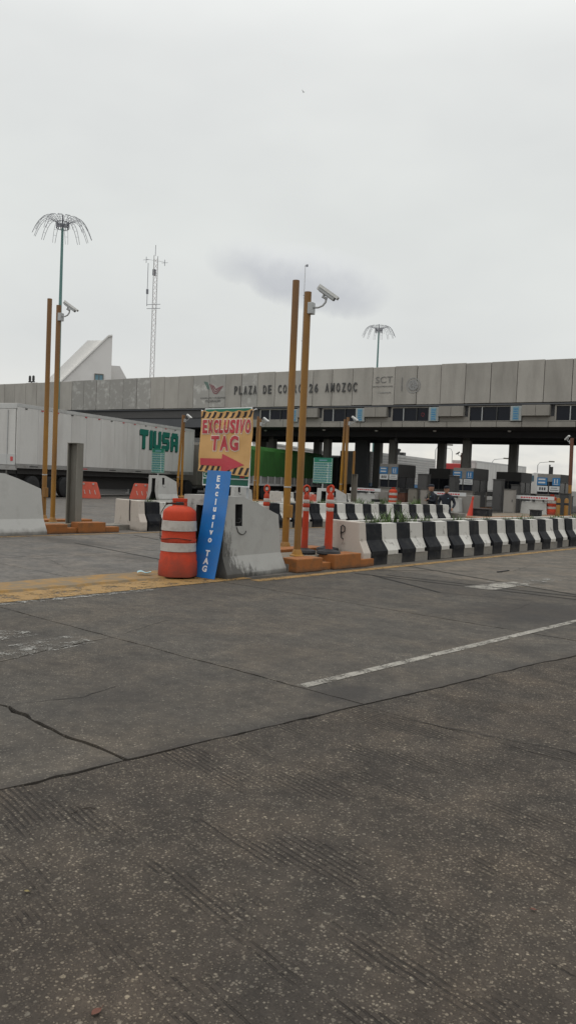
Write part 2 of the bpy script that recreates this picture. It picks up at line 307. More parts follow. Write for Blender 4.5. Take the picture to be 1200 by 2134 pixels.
# ------------------------------------------------------------------ mesh helpers
class MB:
    def __init__(s): s.v = []; s.f = []
    def add(s, vs, fs, mx=None):
        o = len(s.v)
        s.v += [tuple(mx @ Vector(v)) if mx else tuple(v) for v in vs]; s.f += [tuple(o+i for i in f) for f in fs]; return s
    def box(s, x0, x1, y0, y1, z0, z1, mx=None):
        return s.add([(x0, y0, z0), (x1, y0, z0), (x1, y1, z0), (x0, y1, z0), (x0, y0, z1), (x1, y0, z1), (x1, y1, z1), (x0, y1, z1)],
                     [(0, 3, 2, 1), (4, 5, 6, 7), (0, 1, 5, 4), (1, 2, 6, 5), (2, 3, 7, 6), (3, 0, 4, 7)], mx)
    def prism(s, poly, a, b, axis='y', mx=None):
        """poly of (p,q) swept from a to b along axis: y -> (p,t,q); x -> (t,p,q); z -> (p,q,t)"""
        n = len(poly); mk = {'y': lambda p, t: (p[0], t, p[1]), 'x': lambda p, t: (t, p[0], p[1]), 'z': lambda p, t: (p[0], p[1], t)}[axis]
        vs = [mk(p, a) for p in poly]+[mk(p, b) for p in poly]
        fs = [tuple(range(n)), tuple(range(2*n-1, n-1, -1))]+[(i, i+n, (i+1) % n+n, (i+1) % n) for i in range(n)]
        return s.add(vs, fs, mx)
    def tube(s, pts, r, n=8, cap=True):
        pts = [Vector(p) for p in pts]; o = len(s.v); m = len(pts)
        rs = r if isinstance(r, (list, tuple)) else [r]*m
        ref = None
        for i, p in enumerate(pts):
            t = (pts[min(i+1, m-1)]-pts[max(i-1, 0)]).normalized()
            if ref is None: ref = t.orthogonal().normalized()
            ref = (ref-t*ref.dot(t)).normalized(); b = t.cross(ref)
            for k in range(n):
                a = 2*math.pi*k/n; s.v.append(tuple(p+(ref*math.cos(a)+b*math.sin(a))*rs[i]))
        for i in range(m-1):
            for k in range(n):
                k2 = (k+1) % n; s.f.append((o+i*n+k, o+i*n+k2, o+(i+1)*n+k2, o+(i+1)*n+k))
        if cap: s.f.append(tuple(o+k for k in range(n-1, -1, -1))); s.f.append(tuple(o+(m-1)*n+k for k in range(n)))
        return s
    def lathe(s, prof, n=24, c=(0, 0, 0), wob=None):
        o = len(s.v)
        for j, (r, z) in enumerate(prof):
            for k in range(n):
                a = 2*math.pi*k/n; rr = r*(1+(wob(a, z) if wob else 0)); s.v.append((c[0]+rr*math.cos(a), c[1]+rr*math.sin(a), c[2]+z))
        for j in range(len(prof)-1):
            for k in range(n):
                k2 = (k+1) % n; s.f.append((o+j*n+k, o+j*n+k2, o+(j+1)*n+k2, o+(j+1)*n+k))
        s.f.append(tuple(o+k for k in range(n-1, -1, -1))); s.f.append(tuple(o+(len(prof)-1)*n+k for k in range(n)))
        return s
    def build(s, name, mat, parent=None, smooth=False, bevel=0, seg=2):
        me = bpy.data.meshes.new(name); me.from_pydata(s.v, [], s.f); me.update()
        if bevel or True:
            bm = bmesh.new(); bm.from_mesh(me); bmesh.ops.recalc_face_normals(bm, faces=bm.faces)
            if bevel:
                es = [e for e in bm.edges if len(e.link_faces) == 2 and e.calc_face_angle(0) > .5]
                bmesh.ops.bevel(bm, geom=es, offset=bevel, segments=seg, affect='EDGES', profile=.6, clamp_overlap=True)
            bm.to_mesh(me); bm.free()
        if smooth:
            me.polygons.foreach_set('use_smooth', [True]*len(me.polygons))
            me.set_sharp_from_angle(angle=R_(40))
        return link(name, me, mat, parent)
def link(name, me, mat, parent=None):
    if mat and not me.materials: me.materials.append(MATS[mat])
    o = bpy.data.objects.new(name, me); COL.objects.link(o)
    if parent: o.parent = parent
    return o
def tag(o, label, cat, group=None):
    o['label'] = label; o['category'] = cat
    if group: o['group'] = group
    return o
def thing(name, label, cat, loc=(0, 0, 0), rz=0, group=None, rot=None):
    o = bpy.data.objects.new(name, None); COL.objects.link(o); o.location = loc; o.rotation_euler = rot or (0, 0, rz); o.empty_display_size = .2
    return tag(o, label, cat, group)
def struct(o): o['kind'] = 'structure'; return o
def stuff(o): o['kind'] = 'stuff'; return o
def dup(root, loc, rz, label, group=None):
    r = root.copy(); COL.objects.link(r); r.location = loc; r.rotation_euler = (0, 0, rz); r['label'] = label
    if group: r['group'] = group
    for ch in root.children:
        c = ch.copy(); COL.objects.link(c); c.parent = r
        for g in ch.children:
            d = g.copy(); COL.objects.link(d); d.parent = c
    return r
def place(lat, d):
    """plan position from metres to the right of and ahead of the viewpoint"""
    return lat*math.cos(YAW)-d*math.sin(YAW), lat*math.sin(YAW)+d*math.cos(YAW)
_tc = {}
def text(s, size=1., off=0., ext=0.):
    """flat lettering as (verts, faces), left aligned on the baseline, in the xy plane"""
    k = (s, size, off, ext)
    if k not in _tc:
        cu = bpy.data.curves.new('lettering', 'FONT'); cu.body = s; cu.size = size; cu.offset = off; cu.extrude = ext; cu.resolution_u = 3
        o = bpy.data.objects.new('lettering', cu); COL.objects.link(o)
        bpy.context.view_layer.update()
        me = bpy.data.meshes.new_from_object(o.evaluated_get(bpy.context.evaluated_depsgraph_get()))
        vs = [tuple(v.co) for v in me.vertices]; fs = [tuple(p.vertices) for p in me.polygons]
        bpy.data.objects.remove(o); bpy.data.curves.remove(cu); bpy.data.meshes.remove(me)
        _tc[k] = (vs, fs)
    return _tc[k]
def fit(vs, x0, x1, y0, y1):
    xs = [v[0] for v in vs]; ys = [v[1] for v in vs]; a, b, c, d = min(xs), max(xs), min(ys), max(ys)
    return [(x0+(v[0]-a)/(b-a)*(x1-x0), y0+(v[1]-c)/(d-c)*(y1-y0), v[2]) for v in vs]
def face_negy(vs, y=0): return [(v[0], y-v[2], v[1]) for v in vs]       # reads from -y

# ------------------------------------------------------------------ ground and pavement
g = MB(); g.add([(-1500, -600, -.09), (900, -600, -.09), (900, 1800, -.09), (-1500, 1800, -.09)], [(0, 1, 2, 3)])
struct(g.build('ground', 'plain_ground'))
rb = MB(); rb.box(-75, 30, -8, 75, -.085, -.035); road = struct(rb.build('road', 'joint'))
def jit(p, amp):
    q = Vector((p[0]*2.1, p[1]*2.1, 3.7)); q2 = Vector((p[0]*9, p[1]*9, 9.1)); q3 = Vector((p[0]*31, p[1]*31, 2.2))
    return (p[0]+amp*(noise.noise(q)+.7*noise.noise(q2)+.45*noise.noise(q3)), p[1]+amp*(noise.noise(q+Vector((31, 17, 5)))+.7*noise.noise(q2+Vector((7, 3, 1)))+.45*noise.noise(q3+Vector((4, 9, 2)))))
def slab(quad, mat, gap=(.014,)*4, amp=(.012,)*4, step=.09, z=0., name='concrete_slab', parent=None):
    """one cast slab; quad runs counter-clockwise; each edge has its own gap and raggedness"""
    cx = sum(p[0] for p in quad)/4; cy = sum(p[1] for p in quad)/4
    pts = []
    for i in range(4):
        a, b = Vector(quad[i]), Vector(quad[(i+1) % 4]); d = (b-a).length; n = max(1, min(90, int(d/step)))
        nn = Vector((-(b-a).y, (b-a).x)).normalized()
        for k in range(n):
            t = k/n; p = a.lerp(b, t)
            e = min(1., 4*min(t, 1-t)+.25)
            q = Vector(jit(p, amp[i]*e))
            q += nn*gap[i]*(.45+1.3*abs(noise.noise(Vector((q.x*5, q.y*5, 1.3))))+.5*abs(noise.noise(Vector((q.x*19, q.y*19, 1.3)))))
            if k == 0:
                pv = Vector(quad[i-1]); nv = Vector((-(a-pv).y, (a-pv).x)).normalized(); q += nv*gap[i-1]*.8
            pts.append((q.x, q.y))
    m = MB(); n = len(pts)
    m.v = [(x, y, z) for x, y in pts]+[(x, y, z-.05) for x, y in pts]
    m.f = [tuple(range(n))]+[(i+n, (i+1) % n+n, (i+1) % n, i) for i in range(n)]
    o = m.build(name, mat, parent or road); return o
def xe(y): return -3.17+(y-1.79)*.1235 if y < 14 else -1.66
YJ = [-6., -2.4, .62, 2.42, 4.13, 7.45, 10.85, 14.2, 17.6, 21., 24.4, 27.8, 31.2, 34.6, 38., 41.4]
for i in range(len(YJ)-1):
    y0, y1 = YJ[i], YJ[i+1]; rag0 = .045 if y0 == 2.42 else .018; rag1 = .045 if y1 == 2.42 else .018
    g0 = .016 if y0 == 2.42 else .011; g1 = .016 if y1 == 2.42 else .011
    mat = 'lane' if y0 < 10.8 else 'tan'
    if y0 == 2.42:
        a0, a1 = -5.2, -5.52
        slab([(-7.7, y0), (a0, y0), (a1, y1), (-7.7, y1)], mat, (g0, .010, .009, .005), (rag0, .05, .012, .01))
        slab([(a0, y0), (xe(y0), y0), (xe(y1), y1), (a1, y1)], mat, (g0, .006, .009, .010), (rag0, .02, .012, .05))
    elif y0 >= 10.8 and y0 < 20:
        slab([(-7.7, y0), (-4.9, y0), (-4.9, y1), (-7.7, y1)], mat, (.006, .003, .006, .004))
        slab([(-4.9, y0), (xe(y0), y0), (xe(y1), y1), (-4.9, y1)], mat, (.006, .006, .006, .003))
    else:
        slab([(-7.7, y0), (xe(y0), y0), (xe(y1), y1), (-7.7, y1)], mat, (g0, .006, g1, .005), (rag0, .02, rag1, .01))
AJ = [-6., .3, 4.1, 7.9, 11.7, 15.5, 19.3, 26, 34]
for i in range(len(AJ)-1):
    y0, y1 = AJ[i], AJ[i+1]
    for (xa, xb) in (((xe(y0), xe(y1)), (1.6, 1.6)), ((1.6, 1.6), (6.2, 6.2)), ((6.2, 6.2), (12, 12))):
        slab([(xa[0], y0), (xb[0], y0), (xb[1], y1), (xa[1], y1)], 'apron', (.003, .004, .003, .014), (.02, .01, .02, .035), z=-.002)
for (x0, x1) in ((-11.4, -7.7), (-15.2, -11.4), (-18.9, -15.2), (-22.2, -18.9), (-25, -22.2), (-27.6, -25), (-30, -27.6), (-32.6, -30), (-36.5, -32.6), (-40.5, -36.5)):
    y = -4.5
    while y < 46:
        dy = 3.5 if x0 > -19 else 6.5
        q = [(x0, y), (x1, y), (x1, y+dy), (x0, y+dy)]
        slab(q, 'farlane' if x0 < -8 else 'lane', (.007, .007, .007, .007), step=.4 if x0 > -19 else 2)
        y += dy
def sheet(poly, mat, name, z=.004):
    m = MB(); m.add([(x, y, z) for x, y in poly], [tuple(range(len(poly)))]); return m.build(name, mat, road)
# lane markings, painted in strips
def strip(x0, y0, x1, y1, w, mat, name, z=.004, n=24):
    a, b = Vector((x0, y0)), Vector((x1, y1)); nn = Vector((-(b-a).y, (b-a).x)).normalized()*w/2
    Lf = []; Rt = []
    for k in range(n+1):
        p = a.lerp(b, k/n); j = 1+.10*noise.noise(Vector((p.x*4, p.y*4, 0)))
        Lf.append(tuple(p+nn*j)); Rt.append(tuple(p-nn*j))
    return sheet(Lf+Rt[::-1], mat, name, z)
strip(-3.42, 4.15, -2.9, 16.0, .085, 'paintwhite', 'lane_line')
strip(-7.42, 7.9, -7.40, 30, .17, 'paintyellow', 'edge_line', n=60)
strip(-14.85, 4, -14.85, 30, .13, 'paintyellow', 'edge_line', n=60)
strip(-9.6, 9.2, -9.6, 30, .13, 'paintyellow', 'edge_line', n=60)
strip(-21.4, 22, -21.4, 36, .15, 'paintyellow', 'edge_line')
strip(-18.2, 14, -18.2, 30, .15, 'paintyellow', 'edge_line')
strip(-24.2, 24, -24.2, 36, .15, 'paintwhite', 'lane_line')
strip(-20.3, 15, -20.3, 32, .12, 'paintwhite', 'lane_line')
for q, mt in (([(-5.62, 2.2), (-5.2, 2.2), (-5.42, 3.9), (-5.80, 3.9)], 'paintghost'), ([(-6.3, 2.5), (-5.95, 2.5), (-5.95, 3.7), (-6.3, 3.7)], 'paintghost'),
              ([(-5.40, 10.05), (-4.98, 10.1), (-4.95, 11.3), (-5.25, 11.3)], 'paintwhite'), ([(-5.25, 11.35), (-4.95, 11.35), (-4.85, 12.3), (-5.15, 12.3)], 'paintghost'),
              ([(-5.5, 10.9), (-4.6, 11.0), (-4.65, 11.15), (-5.55, 11.1)], 'paintghost'), ([(-12.6, 10.4), (-11.8, 10.2), (-11.8, 10.4), (-12.6, 10.6)], 'paintghost'),
              ([(-12.9, 11.6), (-11.2, 11.5), (-11.2, 11.62), (-12.9, 11.75)], 'paintghost')):
    sheet(q, mt, 'faded_marking', .0045)
# sealed saw cuts and tyre marks across the lane
for (x0, y0, x1, y1, w) in ((-7.2, 9.93, -3.6, 10.3, .034), (-6.9, 9.97, -5.3, 9.22, .05), (-7.34, 11.66, -4.06, 10.73, .034), (-6.8, 10.2, -3.4, 10.62, .034), (-7.3, 10.6, -6.3, 12.1, .02), (-5.3, 9.22, -4.2, 9.6, .012),
                            (-14.3, 11.2, -10.2, 10.3, .03), (-14.2, 11.8, -11.0, 11.2, .03), (-13.2, 8.9, -9.6, 8.4, .03), (-14.0, 10.4, -13.0, 12.1, .02)):
    strip(x0, y0, x1, y1, w, 'joint', 'joint_sealant', .005, 30)
def crack(pts, w, mat='joint'):
    P = [Vector(pts[0])]
    for a, b in zip(pts, pts[1:]):
        a, b = Vector(a), Vector(b); n = max(2, int((b-a).length/.06))
        for k in range(1, n+1):
            p = a.lerp(b, k/n); P.append(p+Vector((noise.noise(Vector((p.x*9, p.y*9, 1))), noise.noise(Vector((p.x*9, p.y*9, 7)))))*.03)
    m = MB(); n = len(P)
    for k, p in enumerate(P):
        d = (P[min(k+1, n-1)]-P[max(k-1, 0)]).normalized(); nn = Vector((-d.y, d.x)); ww = w*(.35+1.1*abs(noise.noise(Vector((p.x*14, p.y*14, 3)))))*min(1, .2+3*k/n, .1+3*(n-1-k)/n)
        m.v += [(*(p+nn*ww), .0025), (*(p-nn*ww), .0025)]
    for k in range(n-1): m.f.append((2*k, 2*k+1, 2*k+3, 2*k+2))
    return m.build('crack', mat, road)
crack([(-5.5, 4.1), (-5.85, 5.0), (-5.9, 5.6)], .004); crack([(-4.3, 2.45), (-4.15, 2.9), (-4.25, 3.3)], .005); crack([(-7.0, 7.5), (-6.2, 8.3), (-5.6, 9.6)], .005)
crack([(-2.9, 4.1), (-2.6, 4.05), (-1.6, 4.25), (-.4, 4.1)], .006); crack([(-4.4, 7.4), (-4.0, 8.6), (-4.2, 9.9)], .004); crack([(-6.2, 10.9), (-5.9, 12.6), (-6.3, 14.5)], .006); crack([(-5.0, 12.6), (-3.6, 12.2), (-2.6, 12.5)], .006)
crack([(-12.9, 8.2), (-11.9, 9.2), (-10.2, 9.6)], .009); crack([(-14.4, 10.0), (-12.5, 10.7), (-10.2, 11.5)], .009); crack([(-12.5, 6.4), (-10.9, 6.9), (-9.5, 6.4)], .007)
m = MB(); m.box(-6.015, -5.985, 12.3, 12.72, .004, .016); m.build('reflector_strip', 'rubber', road)
# yellow gore in front of the nose: a low worn plinth and a painted band beside it
gp = MB()
gl = []
for k in range(41):
    y = 2.2+k*.146; gl.append(y)
outer = [(-8.17-.03*noise.noise(Vector((0, y*3, 0)))-.006*(y-4), y) for y in gl]; inner = [(-8.86-.03*noise.noise(Vector((5, y*2, 0))), y) for y in gl]
n = len(gl)
for i, y in enumerate(gl):
    h = .028+.010*noise.noise(Vector((1, y*2.3, 4)))
    gp.v += [(*outer[i], .001), (outer[i][0]-.03, y, h), (inner[i][0]+.03, y, h), (*inner[i], .001)]
for i in range(n-1):
    for k in range(3): gp.f.append((i*4+k, i*4+k+1, (i+1)*4+k+1, (i+1)*4+k))
gp.f += [(0, 1, 2, 3), tuple(4*(n-1)+k for k in (3, 2, 1, 0))]
o = gp.build('yellow_plinth', 'yellowconcrete', road)
sheet([(p[0]+.01, p[1]) for p in outer]+[(-7.6-.02*noise.noise(Vector((2, y*2, 0))), y) for y in gl[::-1]], 'paintyellow', 'gore_band', .006)
strip(-7.56, 2.4, -7.50, 6.3, .16, 'paintghost', 'gore_edge', .0065)
# island fill (soil / old concrete between the rows)
def islandfill(x0, x1, y0, y1, z=.1):
    m = MB(); m.box(x0, x1, y0, y1, -.03, z); return struct(m.build('island_base', 'plinth'))
islandfill(-8.75, -7.85, 9.1, 11.2, .12); islandfill(-16.4, -15.75, 9.3, 12.2, .12)

# ------------------------------------------------------------------ toll canopy
CA = R_(8.2)
can = thing('toll_canopy', 'long grey concrete toll plaza canopy with panelled fascia and dark underside spanning the lanes', 'canopy', (-20, 34, 0), CA)
TJ = [58.6, 57.2, 55.8, 54.4, 53.1, 51.7, 50.3, 49, 47.6, 46.3, 44.9, 43.5, 42.13, 40.81, 39.41, 38.03, 36.65, 35.25, 33.87, 32.52, 31.14, 29.69, 28.28, 26.9, 25.54, 24.18, 22.82, 21.46, 20.04, 18.61, 17.26, 15.91, 14.52, 13.06, 11.6, 10.19, 8.75, 7.36, 5.88, 4.44, 2.94, 1.46, -.02, -1.51, -2.97, -4.45, -5.93, -7.4, -8.9, -10.4, -11.9, -13.4]
ZT, ZB = 8.43, 6.13
for i in range(len(TJ)-1):
    x0, x1 = -TJ[i], -TJ[i+1]; mid = -(x0+x1)/2
    dy = random.uniform(-.012, .012); g0 = random.uniform(.008, .018)
    m = MB(); m.box(x0+g0, x1-g0, 7+dy, 7.22, ZB+random.uniform(-.015, .015), ZT+random.uniform(-.02, .015))
    m.build('fascia_panel', 'concretestain' if 25 < mid < 34 or 18.7 < mid < 21.4 or random.random() < .12 else 'concrete', can, bevel=.012, seg=1)
m = MB(); m.box(-58, 13, 7.24, 7.5, 4.9, 8.2); m.build('fascia_backing', 'concdark', can)
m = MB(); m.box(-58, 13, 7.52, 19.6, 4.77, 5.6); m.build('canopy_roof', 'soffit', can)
m = MB(); m.box(-58, 13, 7.6, 19.6, 5.62, 8.0); m.build('roof_parapet', 'concdark', can)
m = MB(); m.box(-58, 13, 7.02, 7.22, 6.02, 6.10); m.build('drip_edge', 'concdark', can)
for yb in (10.2, 13.5, 17.5):
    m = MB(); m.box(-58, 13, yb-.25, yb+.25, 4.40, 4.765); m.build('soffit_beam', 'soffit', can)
# lower band: panels under the windows, projecting boxes, display windows
LJ = [12.40, 10.97, 9.54, 8.11, 6.68, 5.30, 3.88, 2.48, 1.04, -.43, -1.86, -3.29, -4.72, -6.15, -7.58, -9, -10.4]
for i in range(len(LJ)-1):
    x0, x1 = -LJ[i], -LJ[i+1]
    m = MB(); m.box(x0+.012, x1-.012, 7.08, 7.23, 4.80, 5.10+random.uniform(-.01, .01)); m.build('lower_panel', 'concretelow', can, bevel=.01, seg=1)
for x in (-13.8, -15.2, -16.6):
    m = MB(); m.box(x, x+1.38, 7.08, 7.23, 4.80, 5.30); m.build('lower_panel', 'concretelow', can, bevel=.01, seg=1)
m = MB(); m.box(-58, -16.7, 7.16, 7.23, 4.79, 5.42); m.build('dark_lower_band', 'concdark', can)
m = MB(); m.box(-58, -16.7, 7.12, 7.23, 5.46, 5.98); m.build('dark_upper_band', 'boothdark', can)
for k in range(-1, 4):
    o = k*4.83
    wl = 10.8-o
    # three dark display windows with slim mullions, in a light frame
    m = MB(); m.box(-wl-.09, -wl+2.36, 7.10, 7.22, 5.115, 5.16); m.box(-wl-.09, -wl+2.36, 7.10, 7.22, 5.93, 5.99)
    m.box(-wl-.09, -wl, 7.10, 7.22, 5.165, 5.925)
    fr = m.build('window_frame', 'concretelow', can)
    for q, (a, b) in enumerate(((0.0, .70), (.78, 1.55), (1.61, 2.30))):
        m = MB(); m.box(-wl+a, -wl+b, 7.15, 7.19, 5.17, 5.92); m.build('window_pane', 'glassdark', can)
        m = MB(); m.box(-wl+b+.005, -wl+b+.05, 7.08, 7.2, 5.17, 5.92); m.build('mullion', 'metalgrey' if q == 0 else 'steeldark', can)
    if k == 1:      # red indicator in the third window
        m = MB()
        for c in range(7):
            a = c*.9; m.box(-wl+1.93+.09*math.cos(a), -wl+1.96+.09*math.cos(a), 7.143, 7.149, 5.52+.10*math.sin(a), 5.55+.10*math.sin(a))
        m.build('red_indicator', 'glyphred', can)
    m = MB(); m.box(-wl+2.37, -wl+2.98, 7.0, 7.2, 5.13, 5.96); bx = m.build('lane_sign', 'fadedsign', can, bevel=.01, seg=1)
    m = MB(); m.box(-wl+2.50, -wl+2.84, 6.99, 6.998, 5.17, 5.92); m.build('sign_face', 'signpaleblue', bx)
    m = MB()
    for q in range(5): m.box(-wl+2.54, -wl+2.80-.04*(q % 2), 6.984, 6.989, 5.24+q*.13, 5.29+q*.13)
    m.build('sign_print', 'signblue', bx)
    for q in range(2):
        m = MB(); a = -wl+3.02+q*.76; b = a+.745; m.box(a, b, 6.86, 7.2, 5.40, 5.98); m.build('projecting_box', 'concretelow', can, bevel=.012, seg=1)
    m = MB(); m.box(-wl+3.0, -wl+4.72, 7.14, 7.22, 5.115, 5.385); m.build('recess_panel', 'concretelow', can)
# columns: front and back rows, square, on the islands
for t in (18.9, 14.1, 8.85, 3.55):
    m = MB(); m.box(-t-.24, -t+.24, 13.25, 13.75, -.03, 4.76); m.build('column', 'column', can, bevel=.02, seg=1)
for t in (27.6, 22.4, 17.3, 12.0, 6.9, 1.7):
    m = MB(); m.box(-t-.28, -t+.28, 17.25, 17.75, -.03, 4.76); m.build('column', 'column', can, bevel=.02, seg=1)
m = MB(); m.box(-12.35, -11.35, 14.4, 14.9, -.03, 4.76); m.build('wide_pier', 'concdark', can, bevel=.02, seg=1)
for t, y in ((11.4, 8.3), (7.9, 8.9), (4.0, 9.0), (-.6, 9.0), (-5, 9), (16.5, 9), (21, 9), (26, 9)):
    m = MB(); m.lathe([(.02, 4.755), (.09, 4.745), (.11, 4.71), (.08, 4.67), (.02, 4.65)], 12, (-t, y, 0)); m.build('ceiling_lamp', 'lampwhite', can, smooth=True)
m = MB(); m.tube([(-6.75, 9.4, 4.76), (-6.75, 9.4, 4.3)], .02); m.lathe([(.05, 4.02), (.10, 4.08), (.10, 4.26), (.05, 4.31)], 10, (-6.75, 9.4, 0)); m.build('hanging_lamp', 'steeldark', can)
for t, y in ((33.6, 8.0),):
    m = MB(); m.box(-t-.2, -t+.2, y, y+.2, 4.3, 4.78); m.build('soffit_bracket', 'steeldark', can)
# cast letters on the fascia
TXT = 'PLAZA DE COBRO 26 AMOZOC'
for i, ch in enumerate(TXT):
    if ch == ' ': continue
    x = -17.82+i*.398
    vs, fs = text(ch, 1, .022, .02)
    vs = fit(vs, x, x+.255, 7.00-.02*i/24, 7.57-.02*i/24); m = MB(); m.add(face_negy(vs, 6.962), fs); m.build('letter', 'letterdark', can)
def fascia_text(s, x0, x1, z0, z1, mat, name, off=.0, ext=.003):
    vs, fs = text(s, 1, off, ext); m = MB(); m.add(face_negy(fit(vs, x0, x1, z0, z1), 6.978), fs); return m.build(name, mat, can)
fascia_text('CAMINOS Y PUENTES', -20.78, -18.58, 6.76, 6.87, 'fadedink', 'lettering', .03)
fascia_text('FEDERALES', -20.3, -19.0, 6.52, 6.68, 'fadedink', 'lettering', .02)
def serif(s, x0, x1, z0, z1, mat):
    vs, fs = text(s, 1, .0, .003); m = MB(); m.add(face_negy(fit(vs, x0, x1, z0, z1), 6.978), fs)
    return m.build('lettering', mat, can)
serif('SCT', -7.15, -6.02, 7.46, 7.84, 'fadedink')
fascia_text('SECRETARIA DE COMUNICACIONES', -7.34, -5.98, 7.22, 7.28, 'fadedink', 'lettering', .03)
fascia_text('Y TRANSPORTES', -7.0, -6.1, 6.84, 6.90, 'ghostink', 'lettering', .03)
m = MB()    # emblem of two green strokes and three nested red chevrons
for q in range(3):
    m.add(face_negy([(-20.52+q*.13, 7.97-.02*q, 0), (-20.43+q*.13, 7.97-.02*q, 0), (-20.10+q*.06, 7.42, 0), (-20.16+q*.04, 7.42, 0)], 6.977), [(0, 1, 2, 3)])
m.build('emblem_green', 'fadedgreen', can)
m = MB()
for q in range(3):
    pts = [(-19.98+q*.14, 7.80-.06*q), (-19.62+q*.08, 7.17+q*.13), (-19.44, 7.10+q*.13), (-19.26-q*.05, 7.17+q*.12), (-18.82-q*.08, 7.62-q*.02)]
    for (a, b) in zip(pts, pts[1:]):
        dx, dz = b[0]-a[0], b[1]-a[1]; l = math.hypot(dx, dz); nx, nz_ = -dz/l*.035, dx/l*.035
        m.add(face_negy([(a[0]+nx, a[1]+nz_, 0), (a[0]-nx, a[1]-nz_, 0), (b[0]-nx, b[1]-nz_, 0), (b[0]+nx, b[1]+nz_, 0)], 6.976-q*.0005), [(0, 1, 2, 3)])
m.build('emblem_red', 'fadedred', can)
m = MB(); m.box(-5.42, -5.36, 6.974, 6.98, 6.93, 7.74); m.build('emblem_bar', 'fadedink', can)
def ring(m, cx, cz, r0, r1, y, a0=0, a1=6.2832, n=40):
    for k in range(n):
        b0 = a0+(a1-a0)*k/n; b1 = a0+(a1-a0)*(k+1)/n
        m.add([(cx+r0*math.cos(b0), y, cz+r0*math.sin(b0)), (cx+r1*math.cos(b0), y, cz+r1*math.sin(b0)), (cx+r1*math.cos(b1), y, cz+r1*math.sin(b1)), (cx+r0*math.cos(b1), y, cz+r0*math.sin(b1))], [(0, 1, 2, 3)])
m = MB(); ring(m, -4.66, 7.25, .40, .455, 6.978); m.build('emblem_ring', 'ghostink', can)
m = MB(); ring(m, -4.66, 7.25, .0, .33, 6.979); m.build('emblem_disc', 'ghostink', can)
m = MB(); ring(m, -4.66, 7.25, .27, .33, 6.977, 3.5, 5.9)
for k in range(15):
    a = k*2.4; rr = .05+.2*(k/15)**.7; ring(m, -4.66+rr*math.cos(a), 7.29+rr*.9*math.sin(a), .0, .035+.02*math.sin(k*2.), 6.9765, n=6)
m.build('emblem_crest', 'fadedink', can)
m = MB(); m.tube([(-39.2, 7.4, ZT-.1), (-39.2, 7.4, ZT+.15)], .04)
m.box(-39.5, -38.9, 7.3, 7.5, ZT+.12, ZT+.2)
for q in (-.22, .22): m.lathe([(.07, ZT+.2), (.11, ZT+.3), (.10, ZT+.62), (.04, ZT+.68)], 10, (-39.2+q, 7.4, 0))
m.build('roof_floodlight', 'steeldark', can)

# ------------------------------------------------------------------ buildings and masts beyond
x, y = place(-30.0, 95)
b = thing('sloped_building', 'white angular building with steep sloping roof wedge rising behind the canopy at left', 'building', (x, y, 0), YAW+R_(17))
m = MB(); m.prism([(-4.0, 0), (-4.0, 5.0), (7.6, 17.75), (8.1, 17.85), (8.1, 0)], 0, .6, 'y'); m.build('gable_wall', 'plaster', b)
m = MB(); m.prism([(-6.0, 0), (-6.0, 4.6), (5.2, 17.2), (8.1, 17.5), (8.1, 0)], .61, 9, 'y'); m.build('sloped_roof', 'plasterlight', b)
m = MB(); m.prism([(-4.1, 5.05), (7.6, 17.98), (8.1, 18.06), (8.1, 17.87), (7.65, 17.78), (-4.0, 5.02)], -.15, .6, 'y'); m.build('roof_edge', 'plasterlight', b)
m = MB(); m.prism([(8.12, 0), (8.12, 14.5), (9.2, 14.5), (10.5, 12.3), (13.2, 7), (13.2, 0)], 1.2, 9, 'y'); m.build('side_wing', 'plaster', b)
m = MB(); m.box(6.2, 7.1, -.06, -.005, 11.2, 13.1); w = m.build('window', 'signpaleblue', b)
m = MB(); m.box(6.1, 7.2, -.12, -.065, 13.1, 13.22); m.box(6.1, 6.2, -.12, -.065, 11.2, 13.1); m.box(6.62, 6.68, -.12, -.065, 11.2, 13.1); m.box(7.1, 7.2, -.12, -.065, 11.2, 13.1); m.build('window_frame', 'steelpost', w)
x, y = place(3.6, 112)
b = thing('flat_warehouse', 'pale low warehouse seen through the canopy behind the green dump trailer', 'building', (x, y, 0), YAW)
m = MB(); m.prism([(-9, 0), (-9, 6.7), (2.0, 5.4), (2.0, 0)], 0, 12, 'y'); m.build('wall', 'plasterlight', b)
m = MB(); m.prism([(-9.2, 6.72), (2.2, 5.42), (2.2, 5.2), (-9.2, 6.5)], -.4, 12.3, 'y'); m.build('roof_edge', 'trailergrey', b)
m = MB(); [m.box(-8+i*2.1, -7.95+i*2.1, -.03, 0, 0, 5) for i in range(5)]; m.build('wall_seam', 'trailergrey', b)

